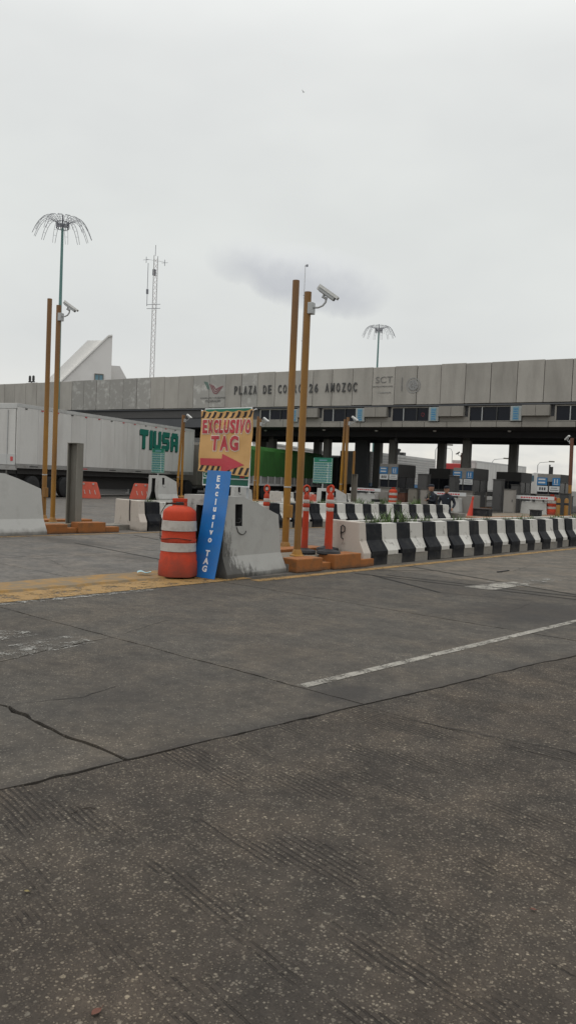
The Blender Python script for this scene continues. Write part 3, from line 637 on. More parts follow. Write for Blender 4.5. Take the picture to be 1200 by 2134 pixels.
def palm_mast(lat, d, h, label, r):
    x, y = place(lat, d)
    t = thing('high_mast', label, 'light mast', (x, y, 0), random.random(), 'high masts crowned with wire fronds')
    m = MB(); m.tube([(0, 0, -.05), (0, 0, h*.5), (0, 0, h)], [.165, .14, .095], 10); m.build('mast_shaft', 'mastgreen', t, smooth=True)
    m = MB()
    for z in (h, h+.22, h+.44):
        m.tube([(.45*math.cos(a), .45*math.sin(a), z) for a in [k*math.pi/8 for k in range(17)]], .028, 5)
    for k in range(16):
        a = k*math.pi/8; m.tube([(.45*math.cos(a), .45*math.sin(a), h), (.45*math.cos(a), .45*math.sin(a), h+.44)], .024, 4)
        if k % 2 == 0: m.tube([(0, 0, h+.2), (.45*math.cos(a), .45*math.sin(a), h+.2)], .024, 4)
    m.tube([(0, 0, h), (0, 0, h+1.0)], .06, 5)
    m.build('lamp_cage', 'wire', t)
    for k in range(14):
        a = k*2*math.pi/14+.1; m = MB()
        for s in (-.17, .17):
            pts = []
            for q in range(9):
                u = q/8; rr = .40+(r-.40)*u; pts.append((rr*math.cos(a+s*(1-u*.75)), rr*math.sin(a+s*(1-u*.75)), h+.35+.50*math.sin(u*2.7)-1.15*u**3.0))
            m.tube(pts, .016, 4)
        for q in range(1, 8):
            u = q/8; rr = .40+(r-.40)*u; z = h+.35+.50*math.sin(u*2.7)-1.15*u**3.0
            m.tube([(rr*math.cos(a-.17*(1-u*.75)), rr*math.sin(a-.17*(1-u*.75)), z), (rr*math.cos(a+.17*(1-u*.75)), rr*math.sin(a+.17*(1-u*.75)), z)], .012, 3)
        m.build('wire_frond', 'wire', t)
palm_mast(-17.7, 60, 19.4, 'tall green mast with wire palm crown at left, behind the camera pole', 2.15)
palm_mast(10.5, 101, 20.4, 'distant green mast with wire palm crown above the canopy, beside the SCT lettering', 2.1)

def lattice(lat, d, h, w, label, cat, dishes=True):
    x, y = place(lat, d); t = thing('radio_tower', label, cat, (x, y, 0), .4)
    m = MB(); L3 = [(w/2*math.cos(a), w/2*math.sin(a)) for a in (.5, 2.6, 4.7)]
    for i, (px, py) in enumerate(L3): m.tube([(px, py, -.05), (px, py, h)], .055, 4)
    m.build('tower_leg', 'towermetal', t)
    m = MB(); z = 0; k = 0
    while z < h-.8:
        for i in range(3):
            a, b2 = L3[i], L3[(i+1) % 3]
            m.tube([(*a, z), (*b2, z+.8)] if k % 2 else [(*b2, z), (*a, z+.8)], .025, 3)
        z += .8; k += 1
    m.build('lattice_bracing', 'towerred', t)
    if dishes:
        m = MB(); m.tube([(0, 0, h), (0, 0, h+1.6)], .04, 4); m.tube([(-1.5, 0, h-.4), (1.6, 0, h-1.0)], .022, 4)
        for (px, pz) in ((-1.5, h-.5), (1.6, h-1.1)):
            m.tube([(px, 0, pz-.45), (px, 0, pz+.45)], .045, 5); m.tube([(px-.5, 0, pz), (px+.5, 0, pz)], .03, 4)
        m.tube([(-1.15, 0, h-1.), (-1.15, 0, h-7.4)], .045, 4); m.tube([(-1.15, 0, h-7.2), (1.1, 0, h-7.2)], .045, 4); m.tube([(-1.15, 0, h-7.8), (1.1, 0, h-7.8)], .045, 4)
        m.box(-1.3, -1.0, -.1, .1, h-5.6, h-4.9); m.box(-.3, .1, -.2, .2, h-2.9, h-2.0)
        m.build('antenna', 'wire', t)
lattice(-21.4, 120, 33.9, .75, 'slim lattice radio tower with antennas standing behind the canopy left of centre', 'tower')
x, y = place(1.05, 120)
t = thing('guyed_antenna', 'thin guyed antenna mast rising behind the paired yellow poles', 'antenna', (x, y, 0))
m = MB(); m.tube([(0, 0, 0), (0, 0, 33.5)], [.09, .04], 5); m.build('mast_tube', 'towermetal', t)
m = MB()
for z, w in ((33.3, .35), (29.0, .9), (28.6, .5), (22.2, .9), (19.3, .6)): m.tube([(-w*.2, 0, z), (w, 0, z+.1)], .05, 4); m.box(w-.12, w+.12, -.1, .1, z-.12, z+.2)
m.build('antenna_element', 'wire', t)

# ------------------------------------------------------------------ traffic island furniture
def nose(loc, zs, label, rz=0, mat='whitewall', L_=1.42, sl=0.44, slot=True):
    """wedge shaped end barrier: near face on local x=0, front at y=0, hollow under a capped front"""
    t = thing('nose_barrier', label, 'concrete barrier', loc, rz, 'white nose barriers at the front of the toll islands')
    t.scale = (1, 1, zs)
    def zt(y): return 1.14 if y < sl else 1.14-(y-sl)/(L_-sl)*.27
    prof = lambda ys, zt_: [(0, 0), (0, .06), (-.055, .27), (-.11, zt_-.02), (-.13, zt_)]
    # side walls: flared foot, battered face; the near one has a lifting slot sunk into it
    fy = lambda z: .035*z/1.14
    def wall(x0, sgn, slot):
        m = MB(); ys = sorted({0, .14, .28, sl, .455, .75, L_}); zl = [0, .06, .30, .72, 1.03]
        def X(z): return x0+sgn*(0 if z <= .06 else (.10*(z-.06)/.24 if z <= .30 else .10+.03*(z-.30)/.84))
        idx = {}
        for y in ys:
            for j, z in enumerate(zl+['t']):
                zz = zt(y) if z == 't' else z*(zt(y)/1.14 if z == 1.03 else 1); yy = y
                if y == L_: yy = y-.10*min(1, max(0, (zz-.05)/.8))
                if y == 0: yy = fy(zz)
                idx[(y, j)] = len(m.v); m.v.append((X(zz), yy, zz))
        hole = []
        for a, b2 in zip(ys, ys[1:]):
            for j in range(5):
                q = (idx[(a, j)], idx[(b2, j)], idx[(b2, j+1)], idx[(a, j+1)])
                if slot and abs(a-.28) < 1e-6 and j == 3: hole.append(q); continue
                m.f.append(q)
        rec = MB()
        for q in hole:
            a_ = [m.v[i] for i in q]; rec.add(a_+[(v[0]+sgn*.16, v[1], v[2]) for v in a_], [(k, (k+1) % 4, 4+(k+1) % 4, 4+k) for k in range(4)]+[(4, 5, 6, 7)])
        return m, ys, X, rec
    m, ys, X, rec = wall(0, -1, slot)
    near = m.build('side_wall', mat, t)
    if slot: rec.build('lifting_slot', 'steeldark', near)  # recess walls coloured dark, the slot's shade put into the colour
    m2, _, X2, _r = wall(-1.0, 1, False); m2.build('side_wall', mat, t)
    m3 = MB()
    yq = lambda y: fy(1.14) if y == 0 else (y-.1 if y == L_ else y)
    for y0, y1 in zip(ys, ys[1:]): m3.add([(X(zt(y0)), yq(y0), zt(y0)), (X2(zt(y0)), yq(y0), zt(y0)), (X2(zt(y1)), yq(y1), zt(y1)), (X(zt(y1)), yq(y1), zt(y1))], [(0, 1, 2, 3)])
    m3.build('top_cap', mat, t)
    half = [(0, 0), (0, .06), (-.10, .30), (-.13, 1.14)]
    hole = [(-.20, 0), (-.37, .42), (-.37, 1.0)]
    f = MB(); mir = lambda p: (-1-p[0], p[1])
    for g_ in (lambda p: p, mir):
        for poly in ([half[0], half[1], half[2], (-.29, .22), hole[0]], [half[2], (-.115, .62), hole[1], (-.29, .22)], [(-.115, .62), half[3], hole[2], hole[1]]):
            pp = [g_(p) for p in poly]; f.add([(p[0], fy(p[1]), p[1]) for p in pp], [tuple(range(len(pp)))])
    pp = [half[3], mir(half[3]), mir(hole[2]), hole[2]]; f.add([(p[0], fy(p[1]), p[1]) for p in pp], [(0, 1, 2, 3)])
    f.build('front_wall', mat, t)
    i = MB(); hl = hole+[mir(p) for p in hole[::-1]]
    for p, q in zip(hl, hl[1:]): i.add([(p[0], fy(p[1])+.001, p[1]), (q[0], fy(q[1])+.001, q[1]), (q[0], 1.0, q[1]*.8), (p[0], 1.0, p[1]*.8)], [(0, 1, 2, 3)])
    i.add([(p[0], 1.0, p[1]*.8) for p in hl], [tuple(range(6))]); i.build('opening', 'steeldark', t)
    bk = MB(); bk.add([(0, L_, 0), (0, L_, .06), (X(.3), L_-.03, .30), (X(.87), L_-.1, .87), (X2(.87), L_-.1, .87), (X2(.3), L_-.03, .30), (-1, L_, .06), (-1, L_, 0)], [tuple(range(8))]); bk.build('back_wall', mat, t)
    if slot:
        w = MB(); w.tube([(-.19, .30, .79), (-.15, .33, .765), (-.11, .37, .77), (-.105, .40, .80), (-.115, .385, .83), (-.14, .37, .815)], .007, 5)
        w.tube([(-.14, .30, .75), (-.105, .31, .70), (-.103, .34, .64), (-.102, .40, .605), (-.102, .46, .60), (-.102, .51, .625), (-.102, .52, .65)], .006, 5); w.build('lifting_wire', 'steeldark', near)
    return t
nose((-7.72, 7.66, 0), 1.0, 'dirty white nose barrier with lifting slot, behind the blue sign and orange drum', R_(6), mat='whitewallgrimy')
nose((-15.03, 8.07, 0), 1.13, 'white sloped nose barrier at the left edge beside two yellow poles', R_(3), slot=False)
nose((-21.75, 28.0, 0), .93, 'small white nose barrier with black opening below the green tariff board', R_(4))
nose((-27.3, 27.5, 0), .90, 'white nose barrier peeking out right behind the top of the blue sign', R_(4))
nose((-32.1, 26.7, 0), 1.16, 'white nose barrier with black opening in front of the white semi trailer', R_(4))
def orange_kerb(loc, label, rz=0, s=1):
    t = thing('orange_kerb', label, 'kerb', loc, rz, 'orange painted island kerbs')
    m = MB(); m.box(-.32, 0, 0, .62, 0, .21); m.build('kerb_block', 'orangekerb', t, bevel=.015)
    m = MB(); m.box(-.26, -.05, .625, .90, 0, .12); m.build('kerb_block', 'orangekerb', t, bevel=.012)
    m = MB(); m.box(-.32, .01, .905, 1.62, 0, .24); m.build('kerb_block', 'orangekerb', t, bevel=.015)
    m = MB(); m.box(-.26, 0, 1.625, 2.0, 0, .13); m.build('kerb_block', 'orangekerb', t, bevel=.012)
    m = MB(); m.box(-1.0, -.325, .02, 1.7, 0, .19); m.build('kerb_infill', 'kerbtop', t, bevel=.01)
    m = MB(); m.box(-1.35, -1.01, .3, 1.95, 0, .24); m.build('kerb_block', 'orangekerb', t, bevel=.015)
    return t
k0 = orange_kerb((-7.69, 9.10, 0), 'orange painted island kerb under the orange delineator posts', R_(-.5))
dup(k0, (-15.18, 9.42, 0), R_(-1), 'orange painted island kerb around the foot of the grey steel post')
dup(k0, (-21.9, 29.5, 0), 0, 'orange painted kerb below the small camera pole right of centre')
dup(k0, (-27.4, 29.0, 0), 0, 'orange painted kerb below the thin pole pair right of the banner')
dup(k0, (-32.2, 28.2, 0), 0, 'orange painted kerb below the thin crossed poles on the white trailer')

def pole(loc, h, label, cam_at=None, r=.052, group='yellow steel poles on the islands', lean=0, rz=0, face=0., upper=None):
    t = thing('camera_pole' if cam_at else 'yellow_pole', label, 'pole', loc, rz, group, rot=(0, lean, rz))
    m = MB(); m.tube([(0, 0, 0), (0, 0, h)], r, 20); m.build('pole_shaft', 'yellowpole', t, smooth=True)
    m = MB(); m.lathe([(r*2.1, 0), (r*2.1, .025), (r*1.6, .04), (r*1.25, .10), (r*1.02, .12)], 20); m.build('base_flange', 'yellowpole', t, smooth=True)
    if upper: m = MB(); m.lathe([(r+.004, upper), (r+.008, upper+.01), (r+.008, h-.002), (r*.6, h+.005)], 20); m.build('backlit_shell', 'brownpole', t, smooth=True)  # added shell round the upper shaft, the backlit brown put into its colour
    if cam_at:
        z = cam_at
        m = MB(); m.box(r*.4, r+.055, -.06, .06, z-.13, z+.05); m.build('mount_box', 'metalgrey', t, bevel=.008)
        m = MB()
        pts = [(r+.04, 0, z-.03), (r+.13, 0, z-.03), (r+.20, 0, z-.005), (r+.245, 0, z+.045), (r+.26, 0, z+.12)]
        m.tube(pts, .016, 8); m.build('bracket_arm', 'metalgrey', t, smooth=True)
        # housing points to local +x and down
        A = Matrix.Translation((r+.26, 0, z+.19)) @ Matrix.Rotation(face, 4, 'Z') @ Matrix.Rotation(R_(34), 4, 'Y') @ Matrix.Scale(.84, 4)
        m = MB(); m.box(-.16, .19, -.05, .05, -.055, .04, A); hsg = m.build('camera_housing', 'metalgrey', t, bevel=.012)
        m = MB(); m.box(-.19, .24, -.064, .064, .046, .058, A); m.box(-.19, .24, -.064, -.056, .005, .045, A); m.box(-.19, .24, .056, .064, .005, .045, A); m.build('sun_shield', 'camwhite', hsg)
        m = MB(); m.box(.191, .197, -.042, .042, -.045, .03, A); m.build('lens_window', 'camdark', hsg)
        m = MB(); m.box(-.197, -.161, -.045, .045, -.045, .045, A); m.build('rear_cap', 'camwhite', hsg)
        m = MB(); m.tube([A @ Vector((-.02, 0, -.056)), A @ Vector((-.02, 0, -.1)), (r+.26, 0, z+.10)], .024, 8); m.build('pan_head', 'metalgrey', hsg)
    else:
        m = MB(); m.lathe([(r*1.01, h), (r*.9, h+.006), (.01, h+.008)], 20); m.build('pole_cap', 'brownpole', t)
        m = MB(); m.lathe([(r*1.06, 1.08), (r*1.1, 1.085), (r*1.1, 1.1), (r*1.06, 1.105)], 20); m.build('clamp_band', 'metalgrey', t)
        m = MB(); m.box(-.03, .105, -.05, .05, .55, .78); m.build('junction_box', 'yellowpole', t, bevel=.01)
    return t
CF = R_(-8)
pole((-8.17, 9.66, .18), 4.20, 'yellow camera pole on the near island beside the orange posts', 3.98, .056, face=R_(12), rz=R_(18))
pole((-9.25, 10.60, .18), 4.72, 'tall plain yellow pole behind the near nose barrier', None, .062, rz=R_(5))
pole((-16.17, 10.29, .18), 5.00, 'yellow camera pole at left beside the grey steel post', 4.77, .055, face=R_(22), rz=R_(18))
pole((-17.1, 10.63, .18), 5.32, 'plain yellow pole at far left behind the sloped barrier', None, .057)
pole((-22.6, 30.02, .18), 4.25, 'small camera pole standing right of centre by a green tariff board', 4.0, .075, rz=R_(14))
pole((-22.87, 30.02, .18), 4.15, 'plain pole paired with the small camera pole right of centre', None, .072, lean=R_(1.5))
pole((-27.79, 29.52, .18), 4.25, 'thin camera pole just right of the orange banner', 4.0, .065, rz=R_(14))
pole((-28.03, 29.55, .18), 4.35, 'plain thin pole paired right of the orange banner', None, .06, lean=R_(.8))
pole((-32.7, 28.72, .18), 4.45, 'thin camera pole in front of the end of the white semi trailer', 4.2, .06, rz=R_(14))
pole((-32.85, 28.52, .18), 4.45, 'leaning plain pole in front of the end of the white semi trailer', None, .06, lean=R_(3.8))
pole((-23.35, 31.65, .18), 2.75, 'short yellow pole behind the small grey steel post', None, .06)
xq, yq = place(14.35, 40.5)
pole((xq, yq, .1), 4.0, 'slim brown and yellow camera pole at the right edge', 3.85, .085, rz=R_(150), lean=R_(1.5), upper=1.6)
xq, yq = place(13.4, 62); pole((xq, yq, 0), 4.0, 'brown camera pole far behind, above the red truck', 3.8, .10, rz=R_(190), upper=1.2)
xq, yq = place(13.75, 62); pole((xq, yq, 0), 4.2, 'slim orange pole far behind, right of the brown one above the red truck', None, .075)

def steel_post(loc, h, label, rz):
    t = thing('steel_post', label, 'post', loc, rz, 'grey steel posts on the islands')
    m = MB()        # an open H section
    m.box(-.14, .14, -.13, -.105, 0, h); m.box(-.14, .14, .105, .13, 0, h); m.box(-.012, .012, -.104, .104, 0, h); m.build('steel_section', 'steelpost', t, bevel=.004, seg=1)
    m = MB(); m.box(-.144, .144, -.134, .134, h+.002, h+.014); m.build('top_plate', 'steelpost', t)
    m = MB(); m.box(-.139, -.134, -.104, .104, 0, h-.02); m.build('cover_plate', 'steelpost', t)
    return t
steel_post((-15.64, 10.5, .02), 2.0, 'tall grey steel post standing upright on the left island kerb', R_(-62))
steel_post((-23.0, 31.3, .05), 1.72, 'small grey steel post beside the camera pole right of centre', R_(-62))

def delineator(loc, label, s=1.):
    t = thing('delineator_post', label, 'delineator post', loc, random.random(), 'orange delineator posts on the near island')
    m = MB(); m.lathe([(.19, 0), (.20, .02), (.185, .055), (.09, .075), (.06, .09)], 20); m.build('rubber_base', 'rubber', t, smooth=True)
    m = MB(); m.lathe([(.062, .085), (.056, .14), (.052, .5), (.049, .90), (.046, .955), (.028, .985), (.02, 1.0)], 18); m.build('post_tube', 'orangeplastic', t, smooth=True)
    for z in (.70, .83):
        m = MB(); m.lathe([(.0505, z), (.0525, z+.004), (.052, z+.056), (.0495, z+.06)], 18); m.build('reflective_band', 'reflective', t, smooth=True)
    m = MB(); m.lathe([(.054, .765), (.058, .772), (.058, .815), (.054, .822)], 18); m.build('collar', 'orangeplastic', t, smooth=True)
    m = MB(); pts = [(.05*math.cos(a), 0, 1.06+.062*math.sin(a)) for a in [k*math.pi/7-math.pi/2 for k in range(15)]]; m.tube(pts, .016, 7); m.build('ring_handle', 'orangeplastic', t, smooth=True)
    m = MB(); m.lathe([(.018, -.004), (.03, -.003), (.03, .003), (.018, .004)], 12); 
    for i, v in enumerate(m.v): m.v[i] = (v[0], v[2], 1.06+v[1])
    m.build('reflector', 'reflective', t)
    return t
delineator((-8.37, 10.08, .20), 'orange delineator post nearest the yellow camera pole')
delineator((-7.93, 10.17, .22), 'front orange delineator post at the kerb edge, right of the camera pole')
delineator((-8.45, 10.80, .20), 'orange delineator post half hidden behind the front one at the kerb edge')
delineator((-9.42, 10.25, .17), 'orange delineator post peeking over the nose barrier')

def drum(loc, label, rz=0, bands=((.34, .46), (.62, .76))):
    t = thing('traffic_drum', label, 'traffic drum', loc, rz, 'orange traffic drums')
    prof = [(.255, 0), (.262, .03), (.262, .20), (.25, .225), (.25, .29), (.243, .30), (.243, .325), (.238, .33), (.238, .47), (.243, .475), (.243, .50), (.234, .52), (.231, .60), (.231, .615), (.227, .62), (.227, .765), (.231, .77), (.23, .80), (.224, .87), (.212, .90), (.15, .945), (.07, .965)]
    wob = lambda a, z: (.035*math.sin(6*a)*max(0, 1-z/.2) if z < .2 else .007*math.sin(3*a+5*z)*math.sin(2.1*z+1)+.004*math.sin(7*a-6*z))
    m = MB(); m.lathe(prof, 40, wob=wob); m.build('drum_body', 'orangeplastic', t, smooth=True)
    for a, b in bands:
        m = MB(); m.lathe([(.2375, a), (.2435, a+.004), (.2415 if b < .5 else .234, b-.004), (.2375 if b < .5 else .2275, b)], 40); m.build('reflective_band', 'reflective', t, smooth=True)
    m = MB(); m.box(-.10, .10, -.03, .03, 1.01, 1.06); m.box(-.10, -.05, -.03, .03, .955, 1.009); m.box(.05, .10, -.03, .03, .955, 1.009); m.build('carry_handle', 'orangeplastic', t, bevel=.01)
    return t
d0 = drum((-8.24, 7.22, .03), 'orange and white traffic drum in the foreground beside the blue sign', R_(40))
m = MB(); ang = R_(180)
m.tube([(.255*math.cos(a), .255*math.sin(a), .515+.012*math.sin(3*a)) for a in [2.6+k*.2 for k in range(16)]], .006, 5)
m.tube([(-.258, .02, .50), (-.262, .0, .70), (-.25, -.02, .86), (-.19, -.02, .965), (-.09, .0, 1.0)], .006, 6)
m.box(-.19, .06, -.035, .0, .975, 1.0); m.build('cord', 'twig', d0)
dup(d0, (-24.9, 37.6, .12), .3, 'small orange drum beside the toll booth left of the seated guards')
dup(d0, (-16.1, 38.6, .12), .9, 'small orange drum at right by the white barrier block')

# green sign frame with banner
sg = thing('green_sign', 'green and white lane sign board standing behind the nose barrier', 'sign', (-8.41, 8.25, 0), R_(3))
m = MB(); m.tube([(-.38, .06, 1.0), (-.38, .06, 2.38)], .022); m.tube([(.38, .06, 1.0), (.38, .06, 2.38)], .022); m.build('sign_post', 'metalgrey', sg)
m = MB(); m.box(-.475, .455, -.008, .008, 1.27, 2.43); m.build('sign_border', 'letterwhite', sg)
m = MB(); m.box(-.46, .44, -.013, -.0085, 1.39, 2.415); m.build('sign_panel', 'signgreen', sg)
m = MB(); m.box(-.46, .44, -.0125, -.0085, 1.29, 1.375); m.build('sign_strip', 'signgreendark', sg)
vs, fs = text('CASETA', 1, .0, .001); m = MB(); m.add(face_negy(fit(vs, -.44, .08, 1.405, 1.475), -.015), fs); m.build('lettering', 'letterwhite', sg)
m = MB(); m.box(.28, .37, -.016, -.0135, 1.40, 1.48); m.build('red_mark', 'glyphred', sg)
bn = thing('cloth_banner', 'orange cloth banner reading EXCLUSIVO TAG with red arrow, hung on the green sign', 'banner', (-8.385, 8.20, 1.455), R_(3))
def wr(x, z):   # folds of the cloth
    return -.014-.008*math.sin(x*7+z*2.2)*(.4+.6*z)-.012*max(0, x-.25)*6*math.sin(z*9)*.5-.006*math.sin((x-z)*15)*z-.007*math.sin(z*11+x*5)-.02*max(0, .12-z)
def bshift(x, z): return x*(1.0+.02*(z-.5))-.035*(1-z)*1.0
BW, BH = .515, .945
def bp(x, z, e=0): # x in -1..1, z in 0..1
    sag = .018*(1-x*x) if z > .8 else 0
    zz = z*BH+(-.03*x if z < .2 else 0)*(1-z*5)-(.02*abs(math.sin(x*7)) if z > .92 else 0)-sag*(z-.8)*5
    return (bshift(x*BW, z), wr(x*BW, z)-e, zz)
m = MB(); NX, NZ = 36, 34
for j in range(NZ+1):
    for i in range(NX+1): m.v.append(bp(-1+2*i/NX, j/NZ))
for j in range(NZ):
    for i in range(NX): a = j*(NX+1)+i; m.f.append((a, a+1, a+NX+2, a+NX+1))
m.build('cloth', 'bannercloth', bn, smooth=True)
def onb(poly, mat, name, e, nsub=6):
    bm = bmesh.new(); vs = [bm.verts.new((p[0], p[1], 0)) for p in poly]; bm.faces.new(vs)
    bmesh.ops.triangulate(bm, faces=bm.faces[:]); 
    for _ in range(2): bmesh.ops.subdivide_edges(bm, edges=[ed for ed in bm.edges if ed.calc_length() > .12], cuts=1, use_grid_fill=True)
    bmesh.ops.triangulate(bm, faces=bm.faces[:])
    V = [tuple(v.co) for v in bm.verts]; bm.verts.index_update(); Fc = [tuple(v.index for v in f.verts) for f in bm.faces]; bm.free()
    return V, Fc
def banner_piece(polys, mat, name, e):
    m = MB()
    for poly in polys:
        V, Fc = onb(poly, mat, name, e); m.add([bp(v[0], v[1], e) for v in V], Fc)
    return m.build(name, mat, bn)
st = []
for k in range(9):
    a = -.94+k*.225; st.append([(a+.13, .985), (a+.03, .985), (a+.0, .925), (a+.09, .925)]); st.append([(a+.09, .925), (a+.0, .925), (a-.07, .875), (a+.05, .875)])
banner_piece([[(max(-1, min(1, x)), z) for x, z in q] for q in st], 'bannerblack', 'hazard_stripe', .003)
st = []
for k in range(9):
    a = -.97+k*.225; st.append([(a+.0, .015), (a+.10, .015), (a+.19, .115), (a+.09, .115)])
banner_piece([[(max(-1, min(1, x)), z) for x, z in q] for q in st], 'bannerblack', 'hazard_stripe', .003)
banner_piece([[(-.93, .115), (-.06, .115), (-.06, .235), (-.93, .235)], [(-.08, .015), (.80, .15), (-.05, .31)]], 'bannerred', 'red_arrow', .0045)
def btext(s, x0, x1, z0, z1, off, mat, e, name):
    vs, fs = text(s, 1, off, 0); grow = .012
    bm = bmesh.new(); V = [bm.verts.new((v[0], v[1], 0)) for v in fit(vs, x0, x1, z0, z1)]
    for f in fs:
        try: bm.faces.new([V[i] for i in f])
        except ValueError: pass
    m = MB(); bm.verts.index_update(); m.add([bp(v.co.x, v.co.y, e) for v in bm.verts], [tuple(v.index for v in f.verts) for f in bm.faces]); bm.free()
    return m.build(name, mat, bn)
for (s, x0, x1, z0, z1) in (('EXCLUSIVO', -.93, .95, .63, .845), ('TAG', -.57, .56, .36, .59)):
    bold = .045
    # each letter placed on its own so the heavy outline never closes the gaps
    wts = {'I': .5, 'L': .9, 'X': 1.05}; tot = sum(wts.get(c, 1.) for c in s); xx = x0
    for c in s:
        w = (x1-x0)*wts.get(c, 1.)/tot; p = .07*w
        ow = .028; oz = .016
        btext(c, xx+p-ow, xx+w-p+ow, z0-oz, z1+oz, bold+.06, 'bannerwhite', .003, 'letter_outline')
        btext(c, xx+p, xx+w-p, z0, z1, bold, 'bannerred', .009, 'letter')
        xx += w
m = MB()
for sx in (-1, 1): p = bp(sx*.97, .98); m.tube([(p[0], p[1], p[2]), (p[0]+sx*.04, p[1]+.03, p[2]+.03), (p[0]+sx*.01, .07, p[2]+.02)], .006, 5)
m.build('tie_cord', 'letterwhite', bn)
# blue leaning sign
bl = thing('blue_panel_sign', 'tall blue panel with white letters Exclusivo TAG leaning on the nose barrier', 'sign', (-7.97, 7.44, .012), 0, rot=(R_(-9.5), R_(1.0), R_(8)))
m = MB(); NZ = 14
for j in range(NZ+1):
    z = j/NZ*1.50; bow = .03*math.sin(math.pi*j/NZ)
    m.v += [(-.205-.004*j/NZ, bow, z), (.205+.004*j/NZ, bow, z), (.205+.004*j/NZ, bow+.006, z), (-.205-.004*j/NZ, bow+.006, z)]
for j in range(NZ):
    for k in range(4): a = j*4+k; b = j*4+(k+1) % 4; m.f.append((a, b, b+4, a+4))
m.f += [(3, 2, 1, 0), tuple(4*NZ+k for k in range(4))]
m.build('blue_sheet', 'bluepanel', bl, smooth=True)
zz = 1.44
for ch in 'Exclusivo TAG':
    if ch == ' ': zz -= .075; continue
    vs, fs = text(ch, .115, .0045, .001)
    h = .098 if ch not in 'xcusvo' else .082
    w0 = max(v[0] for v in vs)-min(v[0] for v in vs)
    hh = max(v[1] for v in vs)-min(v[1] for v in vs)
    zc = zz-.05
    vs = fit(vs, .005-w0*.5, .005+w0*.5, zc-hh/2, zc+hh/2); m = MB()
    m.add([(v[0], .03*math.sin(math.pi*min(1, max(0, v[1]/1.5)))-.002-v[2], v[1]) for v in vs], fs); m.build('letter', 'letterwhite', bl)
    zz -= .108
# tariff boards
def tariff(loc, label, rz=0, w=.86, h=1.36, z0=1.05):
    t = thing('tariff_board', label, 'sign', loc, rz, 'green tariff boards on the islands')
    m = MB(); m.tube([(0, .04, .0), (0, .04, z0+h-.1)], .03); m.build('sign_post', 'metalgrey', t)
    m = MB(); m.box(-w/2, w/2, -.01, .01, z0, z0+h); m.build('board', 'signgreen', t)
    m = MB(); q = 9
    m.box(-w/2+.02, -w/2+.03, -.014, -.0105, z0+.03, z0+h-.03); m.box(w/2-.03, w/2-.02, -.014, -.0105, z0+.03, z0+h-.03); m.box(w/2-.24, w/2-.225, -.014, -.0105, z0+.035, z0+h-.25)
    for k in range(q): m.box(-w/2+.032, w/2-.032, -.0135, -.0105, z0+.04+k*(h-.28)/(q-1), z0+.052+k*(h-.28)/(q-1))
    m.build('ruled_line', 'letterwhite', t)
    m = MB()
    for k in range(q-1):
        z = z0+.075+k*(h-.28)/(q-1); x = -w/2+.05
        while x < w/2-.30:
            l = random.uniform(.03, .09); m.box(x, x+l, -.013, -.0105, z, z+.05); x += l+.03
        m.box(w/2-.2, w/2-.08, -.013, -.0105, z, z+.05)
    m.box(-.2, .2, -.013, -.0105, z0+h-.15, z0+h-.09); m.build('print_row', 'signpaleblue', t)
    return t
tariff((-22.85, 28.6, 0), 'green tariff board above the small nose barrier right of the yellow poles', R_(12), w=.98, h=1.18, z0=1.28)
tariff((-33.0, 27.27, 0), 'green tariff board in front of the TIUSA lettering on the trailer', R_(12), w=.86, h=1.28, z0=1.45)

# ------------------------------------------------------------------ striped planter barriers
PR = [(0, .17), (0, .24), (-.135, .42), (-.165, .70), (-.30, .71), (-.30, .17)]
def make_unit(label):
    t = thing('striped_barrier', label, 'concrete barrier', (0, 0, 0), 0, 'black and white striped barriers round the planters')
    L_ = .835
    def half(y0, y1, mat, nm, notch):
        m = MB()
        if not notch: m.prism(PR, y0, y1, 'y')
        else:
            m.prism(PR, y0, y1-.13, 'y'); m.prism([(-.05, .24), (-.135, .42), (-.165, .70), (-.30, .71), (-.30, .24)], y1-.13, y1, 'y')
        return m.build(nm, mat, t, bevel=0)
    half(0, .425, 'blackpaint', 'black_band', False); half(.427, L_, 'whitepaint', 'white_band', True)
    m = MB(); m.box(-.28, -.012, 0, .425, 0, .168); m.build('plinth', 'blackpaint', t); m = MB(); m.box(-.28, -.012, .427, L_, 0, .168); m.build('plinth', 'plinth', t)
    return t
ORD = 'first second third fourth fifth sixth seventh eighth ninth tenth eleventh twelfth thirteenth fourteenth fifteenth sixteenth seventeenth eighteenth nineteenth twentieth'.split()
u0 = make_unit('first striped barrier of the near right planter, next to its white end wall')
u0.location = (-7.72, 11.10, 0)
PT = [.97, .93, .89, .87, .85]+[.84]*16; u0.scale.y = PT[0]/.85; yy = 11.10
for k in range(1, 20):
    yy += PT[k-1]
    o = dup(u0, (-7.72+random.uniform(-.022, .018), yy, random.uniform(-.008, .010)), R_(random.uniform(-1.1, 1.1)), '%s striped barrier of the near right planter counted from its white end wall' % ORD[k]); o.scale.y = PT[k]/.85
for k in range(0, 16):
    y = 12.35+k*.86
    dup(u0, (-15.20+k*.035+random.uniform(-.015, .015), y, 0), R_(-2), '%s striped barrier of the middle planter row counted from its white left end' % ORD[k]).scale.y = 1
for k in range(0, 8):
    dup(u0, (-27.35, 31.2+k*.86, 0), 0, '%s small striped barrier of the far planter behind the yellow poles' % ORD[k]).scale.y = 1
